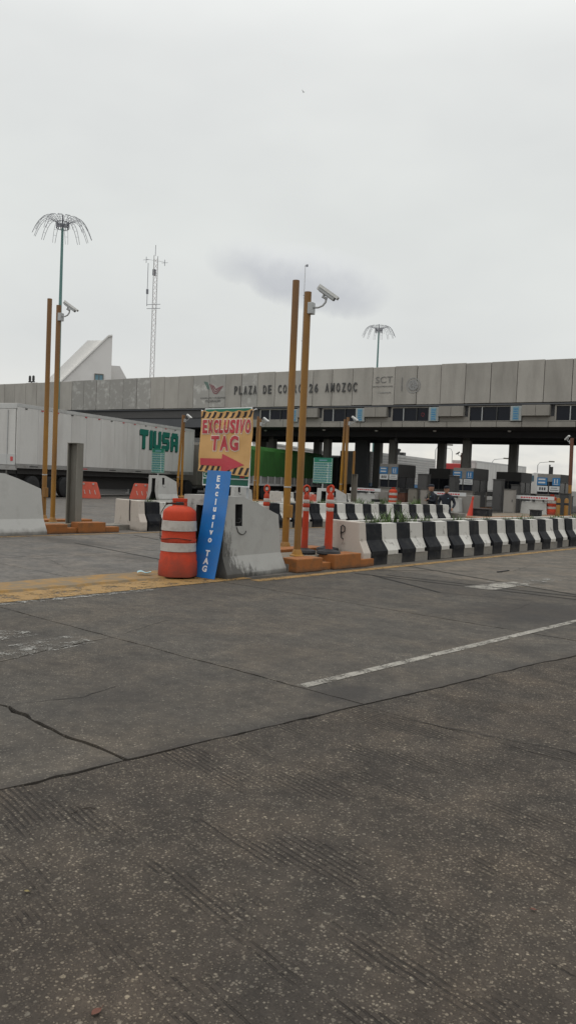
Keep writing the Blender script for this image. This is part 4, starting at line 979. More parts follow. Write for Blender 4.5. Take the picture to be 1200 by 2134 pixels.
def planter(x0, x1, y0, y1, label, endmat, sk):
    t = thing('planter', label, 'planter', (x1, y0, 0), 0, 'planters of soil on the toll islands')
    w = x1-x0
    m = MB(); m.prism([(-.31, 0), (-w+.15, 0), (-w+.15, .60), (-.31, .60)], .10, y1-y0, 'y'); m.build('soil_bed', 'soil', t)
    m = MB()      # end wall with a slightly skewed face and the barrier profile on its near edge
    pr = [(0, 0), (-.0, .22), (-.12, .42), (-.16, .735), (-w+.04, .735), (-w-.02, 0)]
    n = len(pr); m.v = [(p[0], -p[0]*sk-.22, p[1]) for p in pr]+[(p[0], .0-p[0]*sk*.6-.005, p[1]) for p in pr]
    m.f = [tuple(range(n)), tuple(range(2*n-1, n-1, -1))]+[(i, i+n, (i+1) % n+n, (i+1) % n) for i in range(n)]
    m.build('end_wall', endmat, t, bevel=.015)
    m = MB(); m.box(-w+.02, -w+.145, .02+w*sk*.3, y1-y0, 0, .70); m.build('far_wall', 'whitepaint', t)
    if endmat == 'creamwall':
        m = MB(); yf = lambda x: -x*sk-.224
        pts = [(-.60, .50), (-.60, .63), (-.55, .66), (-.50, .63), (-.50, .56), (-.55, .52), (-.59, .55), (-.58, .44), (-.53, .42)]
        if sk > .22: m.tube([(px, yf(px)-.012, pz) for px, pz in pts], .009, 5)
        else: m.tube([(-.55, yf(-.55)-.012, .74), (-.56, yf(-.56)-.012, .45), (-.54, yf(-.54)-.012, .22)], .013, 5)
        for px, pz, pr_ in ((-.38, .40, .03), (-.33, .35, .045), (-.30, .47, .018), (-.42, .22, .02)): m.lathe([(.001, 0), (pr_, .002), (pr_*.7, .006)], 7, (px, yf(px)-.006, pz)) if False else None; m.build('lifting_hook', 'steeldark', t)
    return t
planter(-8.75, -7.72, 11.08, 28, 'soil planter with white end wall behind the orange kerb and near striped row', 'creamwall', .24)
planter(-16.6, -15.20, 12.30, 26.2, 'soil planter of the left island with cream end wall behind the orange drum', 'creamwall', .20)
planter(-28.4, -27.35, 31.2, 38.2, 'small far soil planter behind the yellow poles', 'whitepaint', .1)
def tuft(x, y, z, s, label, n=34):
    m = MB(); n = int(22+s*70)
    for k in range(n):
        a = random.uniform(0, 6.283); l = s*random.uniform(.4, 1.); w = .007+.012*random.random()*s*2; bend = random.uniform(.2, .75); ox, oy = max(-.12, min(.12, random.gauss(0, .03+s*.12))), max(-.16, min(.16, random.gauss(0, .05+s*.2)))
        dx, dy = math.cos(a), math.sin(a); o = len(m.v)
        for q in range(4):
            u = q/3; r = bend*l*u*u; ww = w*(1-u*.9); c = (ox+dx*r, oy+dy*r, l*u*(1-.3*bend*u))
            m.v += [(c[0]-dy*ww, c[1]+dx*ww, c[2]), (c[0]+dy*ww, c[1]-dx*ww, c[2])]
        for q in range(3): i = o+q*2; m.f.append((i, i+1, i+3, i+2))
    m.lathe([(.19, -.04), (.16, .0), (.09, .02), (.01, .03)], 9); m.v = m.v
    o = m.build('grass_tuft', 'leaf'); o.location = (x, y, z); tag(o, label, 'grass', 'tufts of grass in the planters'); return o
random.seed(11)
for (y, s_, wd) in ((11.6, .26, 'leftmost'), (12.0, .36, 'second'), (12.4, .44, 'tallest'), (12.75, .32, 'last')): tuft(-8.12, y, .64, s_, wd+' of the grass clumps crowding behind the white end wall of the near planter')
yy = 13.6; k = 0
while yy < 27 and k < 20:
    tuft(-8.22+random.uniform(-.2, .08), yy, .64, random.choice((.17, .22, .27, .34)), ORD[k]+' grass tuft along the near right planter, counting away from the clumps'); yy += random.choice((.6, .9, 1.3)); k += 1
yy = 12.9; k = 0
while yy < 26 and k < 20:
    tuft(-15.7+random.uniform(-.2, .1), yy, .64, random.choice((.15, .19, .24)) if yy < 21 else random.choice((.28, .36, .24)), ORD[k]+' grass tuft in the middle planter row, counting from its cream end wall'); yy += random.choice((.8, .6, 1.2)); k += 1

# ------------------------------------------------------------------ toll booths
def booth(t_, yl, w, dpt, h, label, seed=0, signs=True, num='14', price='$74'):
    loc = Matrix.Translation((-20, 34, 0)) @ Matrix.Rotation(CA, 4, 'Z') @ Vector((-t_, yl, 0))
    t = thing('toll_booth', label, 'toll booth', tuple(loc), CA, 'toll booths under the canopy')
    hw = w/2
    m = MB(); m.box(-hw, hw, 0, dpt, .0, 1.12); m.build('base_wall', 'boothgrey', t, bevel=.01, seg=1)
    m = MB(); m.box(-hw, hw, 0, dpt, 1.86, h); m.build('upper_wall', 'boothgrey' if signs else 'boothdark', t, bevel=.01, seg=1)
    m = MB(); m.box(hw+.002, hw+.03, .02, dpt, 1.80, h-.01); m.build('side_fascia', 'boothdark', t)
    for xx in (-hw, -.03, hw-.06):
        m = MB(); m.box(xx, xx+.06, .01, .06, 1.122, 1.858); m.build('window_post', 'boothdark', t)
    m = MB(); m.box(hw-.06, hw, dpt-.06, dpt, 1.122, 1.858); m.box(hw-.055, hw, dpt*.5-.03, dpt*.5+.03, 1.122, 1.858); m.box(-hw, -hw+.06, dpt-.06, dpt, 1.122, 1.858); m.build('window_post', 'boothdark', t)
    for a, b in ((-hw+.065, -.035), (.035, hw-.065)):
        m = MB(); m.box(a, b, .03, .036, 1.125, 1.855); m.build('window_pane', 'glassdark', t)
    for a, b in ((.065, dpt*.5-.035), (dpt*.5+.035, dpt-.065)):
        m = MB(); m.box(hw-.03, hw-.024, a, b, 1.125, 1.855); m.build('window_pane', 'glassdark', t)
    m = MB(); m.box(hw+.002, hw+.025, .35, dpt-.35, .02, 1.115); sdr = m.build('added_shade_panel', 'boothdark', t); m = MB(); m.box(hw+.026, hw+.05, dpt-.6, dpt-.5, .8, .9); m.build('door_handle', 'metalgrey', sdr)  # added dark panel with handle; shade of the side wall put into its colour
    m = MB(); m.box(-.25, .2, .4, .8, 1.125, 1.5); m.build('desk_equipment', 'steeldark', t)
    m = MB(); m.box(-hw+.07, hw-.07, dpt*.6, dpt*.62, 1.125, 1.855); m.build('back_screen', 'boothdark', t)
    m = MB(); m.box(-hw-.05, hw+.02, -.06, .30, 1.125, 1.155); m.build('counter', 'concretelow', t)
    if signs:
        for a, b, kind in ((-hw-.0, -hw+.55, 'blue'), (hw-.42, hw-.0, 'num')):
            m = MB(); m.box(a, b, -.04, -.004, h-.62, h-.20); s = m.build('blue_sign', 'signblue', t)
            m = MB()
            if kind == 'blue':
                for z in (h-.34, h-.52): m.box(a+.07, b-.10, -.046, -.041, z, z+.08)
            else:
                for k2 in (0, 1): m.box(a+.10+k2*.14, a+.15+k2*.14, -.046, -.041, h-.50, h-.27)
                m.box(a+.08, b-.1, -.046, -.041, h-.57, h-.54)
            m.build('sign_print', 'signwhite', s)
        for a, b, tx in ((-hw+.02, -hw+.60, True), (-hw+.68, hw-.02, False)):
            m = MB(); m.box(a, b, -.045, -.004, h-.98, h-.66); s = m.build('white_sign', 'signwhite', t)
            m = MB()
            if tx:
                for k2 in range(3): m.box(a+.12+k2*.13, a+.20+k2*.13, -.05, -.046, h-.90, h-.74)
            else:
                m.box(a+.1, b-.12, -.05, -.046, h-.78, h-.75); m.box(a+.05, b-.05, -.05, -.046, h-.90, h-.87)
            m.build('sign_print', 'glyphdark', s)
    return t
booth(6.75, 8.6, 1.25, 2.6, 2.62, 'grey toll booth with blue signs behind the white block left of the guards')
booth(1.9, 8.6, 1.25, 2.6, 2.50, 'grey toll booth with blue signs in the middle behind the orange cone')
booth(-3.25, 8.0, 1.25, 2.4, 2.28, 'grey toll booth with blue signs at right beside the brown pole')
booth(5.85, 14.6, 1.5, 2.4, 2.55, 'dark rear toll booth without signs behind the two seated guards', signs=False)
booth(.95, 14.2, 1.6, 2.4, 2.45, 'dark rear toll booth without signs, in front of the white trailer', signs=False)
loc = Matrix.Translation((-20, 34, 0)) @ Matrix.Rotation(CA, 4, 'Z') @ Vector((3.1, 9, 2.25))
m = MB(); m.box(-.09, .06, -.1, .1, 0, .46); m.box(-.13, -.08, -.05, .05, 0, .58); m.box(-.15, .12, -.12, .12, -.02, .05); o = m.build('exhaust_stub', 'steeldark'); o.location = loc; tag(o, 'short dark vent stack on the roof of the right toll booth', 'vent')
def block_bar(x, y, rz, label_b, label_a, w=1.25):
    t = thing('white_block', label_b, 'concrete block', (x, y, 0), rz, 'white barrier blocks before the booths')
    m = MB(); m.prism([(-w/2, 0), (-w/2+.06, .78), (w/2-.08, .78), (w/2, 0)], 0, .8, 'y'); m.build('block', 'whitewall', t, bevel=.02)
    m = MB(); m.box(w/2-.32, w/2+.55, .5, 1.5, 0, .95); m.build('rear_step', 'boothgrey', t, bevel=.01, seg=1)
    a = thing('barrier_arm', label_a, 'barrier arm', (x, y, 0), rz, 'white barrier arms before the booths')
    m = MB(); m.box(-w/2-.35, w/2+.35, -.12, -.08, .90, 1.08); m.build('arm_board', 'signwhite', a)
    m = MB(); xx = -w/2+.05
    while xx < w/2: l = random.uniform(.06, .12); m.box(xx, xx+l, -.124, -.1205, .95, 1.02); xx += l+.035
    m.build('arm_print', 'glyphred', a)
    m = MB(); m.box(-.06, .06, -.079, .04, .785, 1.0); m.box(-.5, -.44, -.079, .02, .785, .96); m.box(.45, .51, -.079, .02, .785, .96); m.build('arm_bracket', 'steeldark', a)
    return t
block_bar(-26.5, 37.2, CA, 'white concrete block with a sign arm left of the orange drum', 'white sign arm with red print over the left white block')
block_bar(-20.75, 36.5, CA, 'white concrete block with a sign arm behind the right seated guard', 'white sign arm with red print behind the seated guards')
block_bar(-16.85, 38.15, CA, 'white concrete block with a sign arm at right', 'white sign arm with red print over the right white block', 1.35)
def cabinet(x, y, z, w, d, h, mat, label, rz=CA):
    t = thing('equipment_cabinet', label, 'cabinet', (x, y, z), rz, 'equipment cabinets on the islands')
    m = MB(); m.box(-w/2, w/2, 0, d, 0, h); m.build('cabinet_body', mat, t, bevel=.015)
    m = MB(); m.box(-w/2+.04, w/2-.04, -.015, -.002, .1, h-.06); dd = m.build('cabinet_door', mat, t, bevel=.005, seg=1)
    m = MB(); m.box(w/2-.12, w/2-.09, -.035, -.016, h*.5, h*.5+.12); m.build('door_handle', 'steeldark', dd)
    m = MB(); m.box(-w/2-.03, w/2+.03, -.04, d+.02, h+.001, h+.03); m.build('cabinet_lid', 'boothdark', t)
    return t
cabinet(-23.9, 38.0, .1, .5, .4, 1.05, 'steelpost', 'grey steel cabinet between the drum and the seated guards')
cabinet(-23.35, 38.3, .1, .42, .4, 1.05, 'boothgrey', 'lighter grey cabinet right next to the grey steel cabinet')
cabinet(-24.2, 39.5, .1, .6, .5, 1.9, 'boothdark', 'dark tall cabinet behind the left seated guard')
cabinet(-19.77, 39.97, .1, .5, .5, 1.75, 'boothdark', 'dark tall cabinet right of the middle booth')
cabinet(-17.88, 37.5, .1, .55, .3, 1.25, 'boothgrey', 'grey cabinet on a stand in front of the rear dark booth')
cabinet(-16.0, 30.9, .05, .75, .45, .42, 'rubber', 'low black box on the kerb right of the orange cone')
cabinet(-14.9, 33.9, .05, .45, .35, .42, 'rubber', 'small black box below the right white block')
cabinet(-25.6, 36.9, .1, .5, .4, .35, 'rubber', 'small black box at the foot of the left white block')
cabinet(-16.35, 41.0, .1, .5, .5, 1.0, 'steeldark', 'dark cabinet behind the orange drum at right')
cabinet(-24.75, 38.2, .1, .45, .4, .8, 'brownpole', 'low rusty orange cabinet right of the small orange drum')
cabinet(-21.9, 38.9, .1, .4, .5, 1.85, 'steeldark', 'tall black kiosk between the two rear dark booths')
cabinet(-19.2, 40.9, .1, .4, .5, 1.5, 'boothdark', 'dark kiosk left of the grey cabinet on a stand')
cabinet(-15.5, 38.6, .1, .45, .5, 1.15, 'steeldark', 'black kiosk between the yellow bollards at the right')
# island kerbs near the booths
for x0, x1, y0, y1, lb in ((-17.6, -15.0, 28.9, 46, 'orange and grey kerb island under the right toll booth'), (-23.6, -21.9, 33.0, 47, 'kerb island under the middle toll booth'), (-28.3, -26.6, 38.6, 47, 'kerb island under the left toll booth')):
    t = thing('island_kerb', lb, 'kerb', (x1, y0, 0), 0, 'kerb islands under the booths')
    m = MB(); m.box(x0-x1, -.2, .2, y1-y0, 0, .17); m.build('kerb_infill', 'kerbtop', t); k = 0
    yy = 0
    while yy < y1-y0: m = MB(); m.box(-.195, 0, yy, yy+.95, 0, .2); m.build('kerb_block', 'orangekerb', t, bevel=.01, seg=1); yy += .97
    xx = x0-x1
    while xx < -.25: m = MB(); m.box(xx, min(xx+.7, -.2), -.0, .195, 0, .2); m.build('kerb_block', 'orangekerb', t, bevel=.01, seg=1); xx += .71
cn = thing('traffic_cone', 'tall orange traffic cone leaning slightly beside a black box', 'cone', (-16.35, 30.6, .02), 0, rot=(0, R_(7), .3))
m = MB(); m.lathe([(.20, 0), (.20, .03), (.155, .04), (.13, .12), (.05, .72), (.04, .82), (.02, .83)], 18); m.build('cone_body', 'conered', cn, smooth=True)
m = MB(); m.box(-.22, .22, -.22, .22, -.015, -.001); m.build('cone_base', 'rubber', cn, bevel=.005)
m = MB(); m.lathe([(.035, .83), (.045, .86), (.045, .95), (.03, .98)], 10); m.build('cone_top', 'conered', cn)

for px, lb in ((1161, 'yellow steel bollard left of the brown pole at the right edge'), (1178, 'yellow steel bollard beside the foot of the brown pole at the right edge')):
    x, y = place((px-600)/1650*38.5, 38.5); t = thing('bollard', lb, 'bollard', (x, y, .1), 0, 'yellow bollards at the right')
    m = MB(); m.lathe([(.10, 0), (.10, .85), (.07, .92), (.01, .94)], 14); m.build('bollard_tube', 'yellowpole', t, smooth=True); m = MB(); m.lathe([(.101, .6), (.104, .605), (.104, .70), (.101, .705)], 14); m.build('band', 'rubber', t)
# water filled red barriers
def waterb(x, y, label, rz):
    t = thing('plastic_barrier', label, 'plastic barrier', (x, y, 0), rz, 'red plastic barriers by the trailer')
    m = MB(); m.prism([(-.58, 0), (-.58, .10), (-.40, .78), (-.36, .84), (.36, .84), (.40, .78), (.58, .10), (.58, 0)], 0, .42, 'y')
    for i, v in enumerate(m.v):
        if v[1] > .2: m.v[i] = (v[0], .42-.16*min(1, v[2]/.8), v[2])
        else: m.v[i] = (v[0], .16*min(1, v[2]/.8), v[2])
    m.build('barrier_shell', 'redplastic', t, bevel=.025)
    for q in (-.26, .22): m = MB(); m.tube([(q, .10, .74), (q, .15, .74)], .05, 10); m.build('filler_cap', 'reflective', t)
    m = MB()
    for q in (-.24, .02, .28): m.add([(q, .075, .44), (q+.035, .075, .44), (q+.10, .03, .22), (q+.065, .03, .22)], [(0, 1, 2, 3)])
    m.build('scuff_mark', 'reflective', t)
    return t
for px, d, lb in ((82, 39.6, 'red plastic barrier at far left behind the plain yellow pole'), (183, 40.2, 'red plastic barrier right of the grey steel post'), (292, 42.0, 'red plastic barrier left of the far white nose barrier')):
    waterb(*place((px-600)/1650*d, d), lb, YAW+R_(4))
for px, d, lb in ((651, 42.8, 'left of two joined small red barriers behind the orange posts'), (670, 43.3, 'right of two joined small red barriers behind the orange posts')):
    o = waterb(*place((px-600)/1650*d, d), lb, YAW); o.scale = (.42, .6, .75); o.location.z = .0

# ------------------------------------------------------------------ trucks
def wheel(par, x, y, r=.52, w=.28, side=1):
    m = MB(); pr = [(r*.55, -w/2), (r*.92, -w/2), (r, -w*.38), (r, w*.38), (r*.92, w/2), (r*.55, w/2)]
    m.lathe(pr, 22); m.v = [(x+v[2], y+v[0], r+v[1]) for v in m.v]; t = m.build('tyre', 'tyre', par, smooth=True)
    m = MB(); m.lathe([(r*.56, -w*.3), (r*.5, w*.45), (r*.3, w*.3), (r*.14, w*.42), (.02, w*.45)], 18); m.v = [(x+side*v[2], y+v[0], r+v[1]) for v in m.v]; m.build('wheel_rim', 'trailergrey', t, smooth=True)
def van_trailer(loc, psi, Ln, z0, z1, label, mat='trailerwhite', lights=True, group='trucks at the toll plaza', panels=13, w=1.3, seamsx=True, cat='trailer'):
    t = thing('semi_trailer', label, cat, loc, psi, group)
    m = MB()
    n = panels; dl = (Ln-.4)/n
    for k in range(n):
        m = MB(); m.box(w-.03, w+random.uniform(-.003, .006), .2+k*dl+.003, .2+(k+1)*dl-.003, z0+.18, z1-.16); m.build('side_panel', mat, t)
    m = MB(); m.box(-w, w-.035, .06, Ln, z0, z1-.02); m.build('box_body', mat, t)
    m = MB(); m.box(w-.034, w+.015, 0, Ln, z1-.155, z1); m.build('roof_rail', 'trailergrey', t); m = MB(); m.box(-w-.01, w-.036, .0, Ln, z1-.018, z1+.01); m.build('roof_sheet', 'trailerwhite', t)
    m = MB(); m.box(w-.034, w+.02, 0, Ln, z0-.02, z0+.175); m.build('bottom_rail', 'rail', t)
    m = MB(); m.box(w-.034, w+.012, .0, .195, z0+.18, z1-.16); m.build('corner_post', mat, t); m = MB(); m.box(w-.034, w+.012, Ln-.2, Ln, z0+.18, z1-.16); m.build('corner_post', mat, t)
    for k in (0, 1):
        a = -w+.06+k*(w-.06); m = MB(); m.box(a+.01, a+w-.08, -.02, .05, z0+.1, z1-.25); d = m.build('rear_door', mat, t, bevel=.008, seg=1)
        m = MB(); m.tube([(a+.6*w, -.04, z0+.15), (a+.6*w, -.04, z1-.3)], .02, 6); m.build('lock_rod', 'metalgrey', d)
    m = MB(); m.box(-w+.05, w-.03, -.045, -.0215, z0+.12, z0+.62); m.build('rear_plate', 'trailergrey', t)
    m = MB(); m.box(w-.30, w-.16, -.06, -.046, z0+.3, z0+.5); m.build('tail_lamp', 'redtruck', t)
    m = MB(); m.box(-w, w, -.03, .055, z1-.24, z1-.02); m.build('rear_header', 'trailergrey', t)
    m = MB(); m.box(-w, w, -.05, .055, z0-.12, z0+.09); m.build('rear_sill', 'rail', t)
    m = MB(); m.box(-w+.2, w-.2, .1, Ln-1.5, z0-.30, z0-.025); m.build('chassis_rail', 'chassis', t)
    m = MB(); m.box(-.9, .9, .1, .2, .55, .70); m.box(-.7, -.6, .1, .2, .70, z0-.12); m.box(.6, .7, .1, .2, .7, z0-.12); m.build('rear_bumper', 'rail', t)
    m = MB(); m.box(-1.0, w-.55, 3.8, Ln-4.5, .42, z0-.31); m.box(-1.0, w-.5, .4, 3.7, .62, z0-.31); m.build('under_frame', 'chassis', t)
    for s_ in (-.85, .85):
        m = MB(); m.box(s_-.3, s_+.3, .25, .265, .28, z0-.1); m.build('mud_flap', 'tyre', t)
    if lights:
        m = MB()
        for k in range(n+1):
            yv = .2+k*dl; m.box(w+.004, w+.0085, yv-.012, yv+.012, z0+.2, z1-.18)
        m.build('panel_seam', 'rivet', t)
        for k in range(int(Ln/1.15)): m = MB(); m.box(w+.016, w+.03, .5+k*1.15, .66+k*1.15, z1-.235, z1-.185); m.build('marker_light', 'glyphred' if k % 3 else 'steeldark', t)
        for k in (0, 3, 5, 7, 10): m = MB(); m.box(w+.021, w+.027, .9+k*1.3, 1.5+k*1.3, z0+.04, z0+.09); m.build('reflector_tape', 'glyphred' if k == 3 else 'steeldark', t)
    for y in (1.25, 2.5, 3.75) if lights else (1.6, 2.9):
        wheel(t, w-.17, y); wheel(t, -w+.17, y, side=-1)
    m = MB(); m.box(w-.6, w-.25, 4.6, 5.6, .45, .95); m.build('side_box', 'chassis', t)
    for s in (-.9, .9): m = MB(); m.box(s-.06, s+.06, Ln-4.2, Ln-4.05, .15, z0-.02); m.box(s-.15, s+.15, Ln-4.3, Ln-3.95, .08, .15); m.build('landing_leg', 'rail', t)
    return t
def corner(loc_lat, d, psi, w=1.3):
    x, y = place(loc_lat, d); return (x-w*math.cos(psi), y-w*math.sin(psi), 0)
PSI = R_(19)
tr = van_trailer(corner(-12.72, 36.9, PSI), PSI, 16.9, 1.42, 4.40, 'long white semi trailer with green TIUSA lettering at left')
BL = {'T': [(0, .72, 1.05, 1.0), (.34, 0, .70, .72)], 'I': [(.1, 0, .46, 1.0)], 'U': [(0, .12, .34, 1.), (.66, .12, 1., 1.), (.12, 0, .88, .26)],
      'S': [(.08, .74, 1., 1.), (0, .52, .34, .90), (.08, .40, .92, .62), (.66, .1, 1., .5), (0, 0, .9, .26)], 'A': [(0, 0, .34, .84), (.12, .74, .9, 1.), (.66, 0, 1., .88), (.34, .32, .66, .54)]}
yy = 10.35
for ch, wd in (('T', 1.0), ('I', .5), ('U', 1.0), ('S', 1.05), ('A', 1.0)):
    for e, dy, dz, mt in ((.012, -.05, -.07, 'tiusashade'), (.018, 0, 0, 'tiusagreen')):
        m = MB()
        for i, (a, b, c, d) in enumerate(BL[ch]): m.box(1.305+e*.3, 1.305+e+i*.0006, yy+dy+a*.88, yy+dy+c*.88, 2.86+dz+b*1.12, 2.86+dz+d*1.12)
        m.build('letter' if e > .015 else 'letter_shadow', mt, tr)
    yy += wd*1.0
# tractor under the trailer's nose (its drive wheels show)
cabt = thing('semi_tractor', 'dark tractor unit coupled to the front of the white TIUSA trailer', 'truck', corner(-12.72+.375*14.2, 36.9+.927*14.2, PSI), PSI)
m = MB(); m.box(-.45, .45, 0, 8.2, .7, 1.05); m.build('frame', 'chassis', cabt)
m = MB(); m.prism([(3.6, .7), (3.6, 3.5), (5.4, 3.7), (5.8, 2.4), (7.9, 2.1), (8.2, .7)], -1.15, 1.15, 'x'); m.build('cab', 'steelpost', cabt, bevel=.06)
m = MB(); m.box(1.152, 1.16, 4.7, 5.5, 2.2, 2.9); m.build('side_window', 'glassdark', cabt)
for y in (1.2, 2.5, 7.0): wheel(cabt, 1.0, y); wheel(cabt, -1.0, y, side=-1)
m = MB(); m.tube([(.75, 3.9, .8), (.75, 5.0, .8)], .3, 14); m.build('fuel_tank', 'metalgrey', cabt)
P2 = R_(31)
van_trailer(corner(-6.2, 58.5, P2), P2, 9.0, 1.3, 4.15, 'pale grey box trailer between the white trailer and the orange banner', 'trailergrey', False, panels=7)
# green tarp dump trailer
gd = R_(15)
x, y = place(-2.76, 48)
dt = thing('dump_trailer', 'dump trailer under a dark green tarpaulin behind the yellow poles', 'trailer', (x-1.25*math.cos(gd), y-1.25*math.sin(gd), 0), gd, 'trucks at the toll plaza')
m = MB(); NY = 26
prof = [(1.27, 1.50), (1.29, 2.2), (1.26, 3.12), (1.05, 3.35), (0, 3.45), (-1.05, 3.35), (-1.26, 3.1), (-1.27, 1.5)]
for j in range(NY+1):
    y = 12.0*j/NY
    for i, (a, b) in enumerate(prof):
        wv = .02*noise.noise(Vector((y*1.7, i, 2))); m.v.append((a*(1+wv), y, b+(wv*1.2 if i not in (0, 7) else .03*math.sin(y*4))))
for j in range(NY):
    for i in range(len(prof)-1): a = j*8+i; m.f.append((a, a+1, a+9, a+8))
m.f += [tuple(range(8)), tuple(NY*8+i for i in range(7, -1, -1))]
m.build('tarpaulin', 'tarpgreen', dt, smooth=True)
m = MB(); m.box(-1.0, 1.0, .1, 11.9, 3.36, 3.385); 
for j in range(13): m = MB(); m.box(1.28, 1.33, .1+j*.97, .2+j*.97, 1.05, 1.52); m.build('side_rib', 'trailergrey', dt)
m = MB(); m.box(-1.2, 1.24, 0, 12, 1.02, 1.5); m.build('hopper_side', 'rail', dt); m = MB(); m.box(1.245, 1.34, 0, 12, .92, 1.04); m.build('side_sill', 'trailergrey', dt)
m = MB(); m.box(-.5, .5, .2, 12.5, .6, 1.0); m.build('chassis_rail', 'chassis', dt)
for y in (1.5, 2.8, 10.2, 11.4): wheel(dt, 1.1, y); wheel(dt, -1.1, y, side=-1)
x, y = place(2.55+.42*2.2, 59+.9*1.0)
tc2 = thing('truck_cab', 'dark truck cab in front of the green dump trailer, left of the tariff board', 'truck', (x-1.2, y, 0), gd)
m = MB(); m.prism([(0, .7), (0, 3.2), (1.6, 3.4), (2.0, 2.4), (3.6, 2.0), (3.8, .7)], -1.15, 1.15, 'x'); m.build('cab', 'steeldark', tc2, bevel=.06)
m = MB(); m.box(1.152, 1.16, .8, 1.6, 2.2, 2.9); m.build('side_window', 'glassblue', tc2)
m = MB(); m.box(1.2, 1.4, 1.9, 2.1, 2.0, 2.7); m.tube([(1.15, 2.0, 2.4), (1.3, 2.0, 2.4)], .02); m.build('wing_mirror', 'metalgrey', tc2)
for yq in (.8, 3.0): wheel(tc2, 1.0, yq); wheel(tc2, -1.0, yq, side=-1)
# ribbed white container truck seen through the gantry
gd2 = R_(11)
x, y = place(6.0, 60)
ct = thing('container_truck', 'long ribbed white container trailer passing behind the left toll booth', 'trailer', (x-1.25*math.cos(gd2), y-1.25*math.sin(gd2), 0), gd2, 'trucks at the toll plaza')
m = MB(); m.box(-1.25, 1.25, 0, 14.5, 1.2, 3.75); m.build('container_box', 'trailergrey', ct)
for k in range(11): m = MB(); m.box(1.252, 1.30, 0, 14.5, 1.42+k*.21, 1.53+k*.21); m.build('side_rib', 'trailerwhite', ct)
m = MB(); m.box(1.252, 1.32, 0, 14.5, 1.1, 1.36); m.build('bottom_rail', 'signblue', ct)
m = MB(); m.box(-.3, .3, 9.0, 9.6, 3.76, 4.1); m.lathe([(.2, 3.76), (.22, 4.15), (.3, 4.2), (.3, 4.35), (.1, 4.4)], 10, (0, 8.4, 0)); m.build('roof_hatch', 'steeldark', ct)
m = MB(); m.box(-.5, .5, .2, 14, .7, 1.15); m.build('chassis_rail', 'chassis', ct)
for yq in (1.5, 2.8, 12.2, 13.4): wheel(ct, 1.1, yq); wheel(ct, -1.1, yq, side=-1)
P3 = R_(8)
van_trailer(corner(19.2, 82, P3), P3, 17.5, .95, 4.1, 'white semi trailer at right behind the rear toll booth', 'trailerwhite', False, panels=12)
# white tractor at right
x, y = place(31.0, 100)
wt = thing('white_tractor', 'white long nosed tractor truck between the white trailer and the right booth', 'truck', (x, y, 0), YAW+R_(25))
m = MB(); m.prism([(-2.2, .8), (-2.2, 3.4), (-.9, 3.5), (-.1, 3.3), (.1, 2.5), (2.2, 2.05), (2.35, .8)], -1.15, 1.15, 'x'); m.build('cab', 'trailerwhite', wt, bevel=.1)
for s in (-1, 1):
    m = MB(); m.box(min(s*1.152, s*1.16), max(s*1.152, s*1.16), -.95, -.15, 2.35, 3.1); m.build('side_window', 'glassblue', wt)
    wheel(wt, s*1.05, 1.4, side=s); wheel(wt, s*1.05, -1.9, side=s)
m = MB(); m.add([(-1.0, -.06, 3.27), (1.0, -.06, 3.27), (1.0, .12, 2.56), (-1.0, .12, 2.56)], [(0, 1, 2, 3)]); m.build('windscreen', 'glassblue', wt)
m = MB(); m.box(-.7, .7, 2.33, 2.42, .95, 1.9); m.build('grille', 'steeldark', wt)
m = MB(); m.box(-1.2, 1.2, 2.36, 2.6, .45, .85); m.build('bumper', 'metalgrey', wt)
m = MB(); m.box(1.18, 1.4, .1, .3, 2.3, 3.0); m.build('wing_mirror', 'steeldark', wt)
x, y = place(16.1, 76)
rt_ = thing('red_truck', 'red topped truck box seen between columns left of the middle booth', 'truck', (x, y, 0), YAW)
m = MB(); m.box(-1.2, 1.2, 0, 5, .9, 3.55); m.build('box_body', 'redtruck', rt_, bevel=.05); m = MB(); m.box(-1.1, 1.1, 5.2, 7, .8, 2.9); m.build('cab', 'redtruck', rt_, bevel=.1)
m = MB(); m.box(-1.21, 1.21, -.02, 4.95, .88, 2.8); m.build('lower_side', 'steelpost', rt_)
for yq in (1.2, 6.0): wheel(rt_, 1.05, yq); wheel(rt_, -1.05, yq, side=-1)
x, y = place(24.0, 63)
bs = thing('coach_bus', 'red, white and blue painted vehicle cut by the right edge of the picture', 'bus', (x, y, 0), R_(0))
m = MB(); m.box(-1.2, 1.2, 0, 8, .5, 3.1); m.build('body', 'trailerwhite', bs, bevel=.06)
m = MB(); m.box(-1.21, 1.21, -.01, 8.01, 2.3, 2.6); m.build('red_band', 'redtruck', bs); m = MB(); m.box(-1.215, 1.215, -.015, 8.015, 1.5, 2.0); m.build('blue_band', 'signblue', bs)
for yq in (1.2, 6.5): wheel(bs, 1.05, yq); wheel(bs, -1.05, yq, side=-1)
# street lamps far behind
def lamp(lat, d, h, label, flip=1):
    x, y = place(lat, d); t = thing('street_lamp', label, 'street lamp', (x, y, 0), YAW, 'street lamps far behind the plaza')
    m = MB(); m.tube([(0, 0, -.05), (0, 0, h*.9), (.3*flip, 0, h*.97), (1.8*flip, 0, h)], [.09, .06, .05, .04], 6); m.build('lamp_post', 'towermetal', t)
    m = MB(); m.box(min(1.7*flip, 2.5*flip), max(1.7*flip, 2.5*flip), -.15, .15, h-.06, h+.14); m.build('lamp_head', 'steelpost', t)
lamp(38, 122, 5.7, 'street lamp above the gap left of the right booth')
lamp(31, 122, 5.9, 'street lamp left of the last canopy column'); lamp(50, 134, 5.5, 'street lamp right of the right booth roof'); lamp(21.5, 118, 7.4, 'street lamp above the ribbed container', 1); lamp(30.5, 150, 8.6, 'twin lamp between the canopy columns', -1)

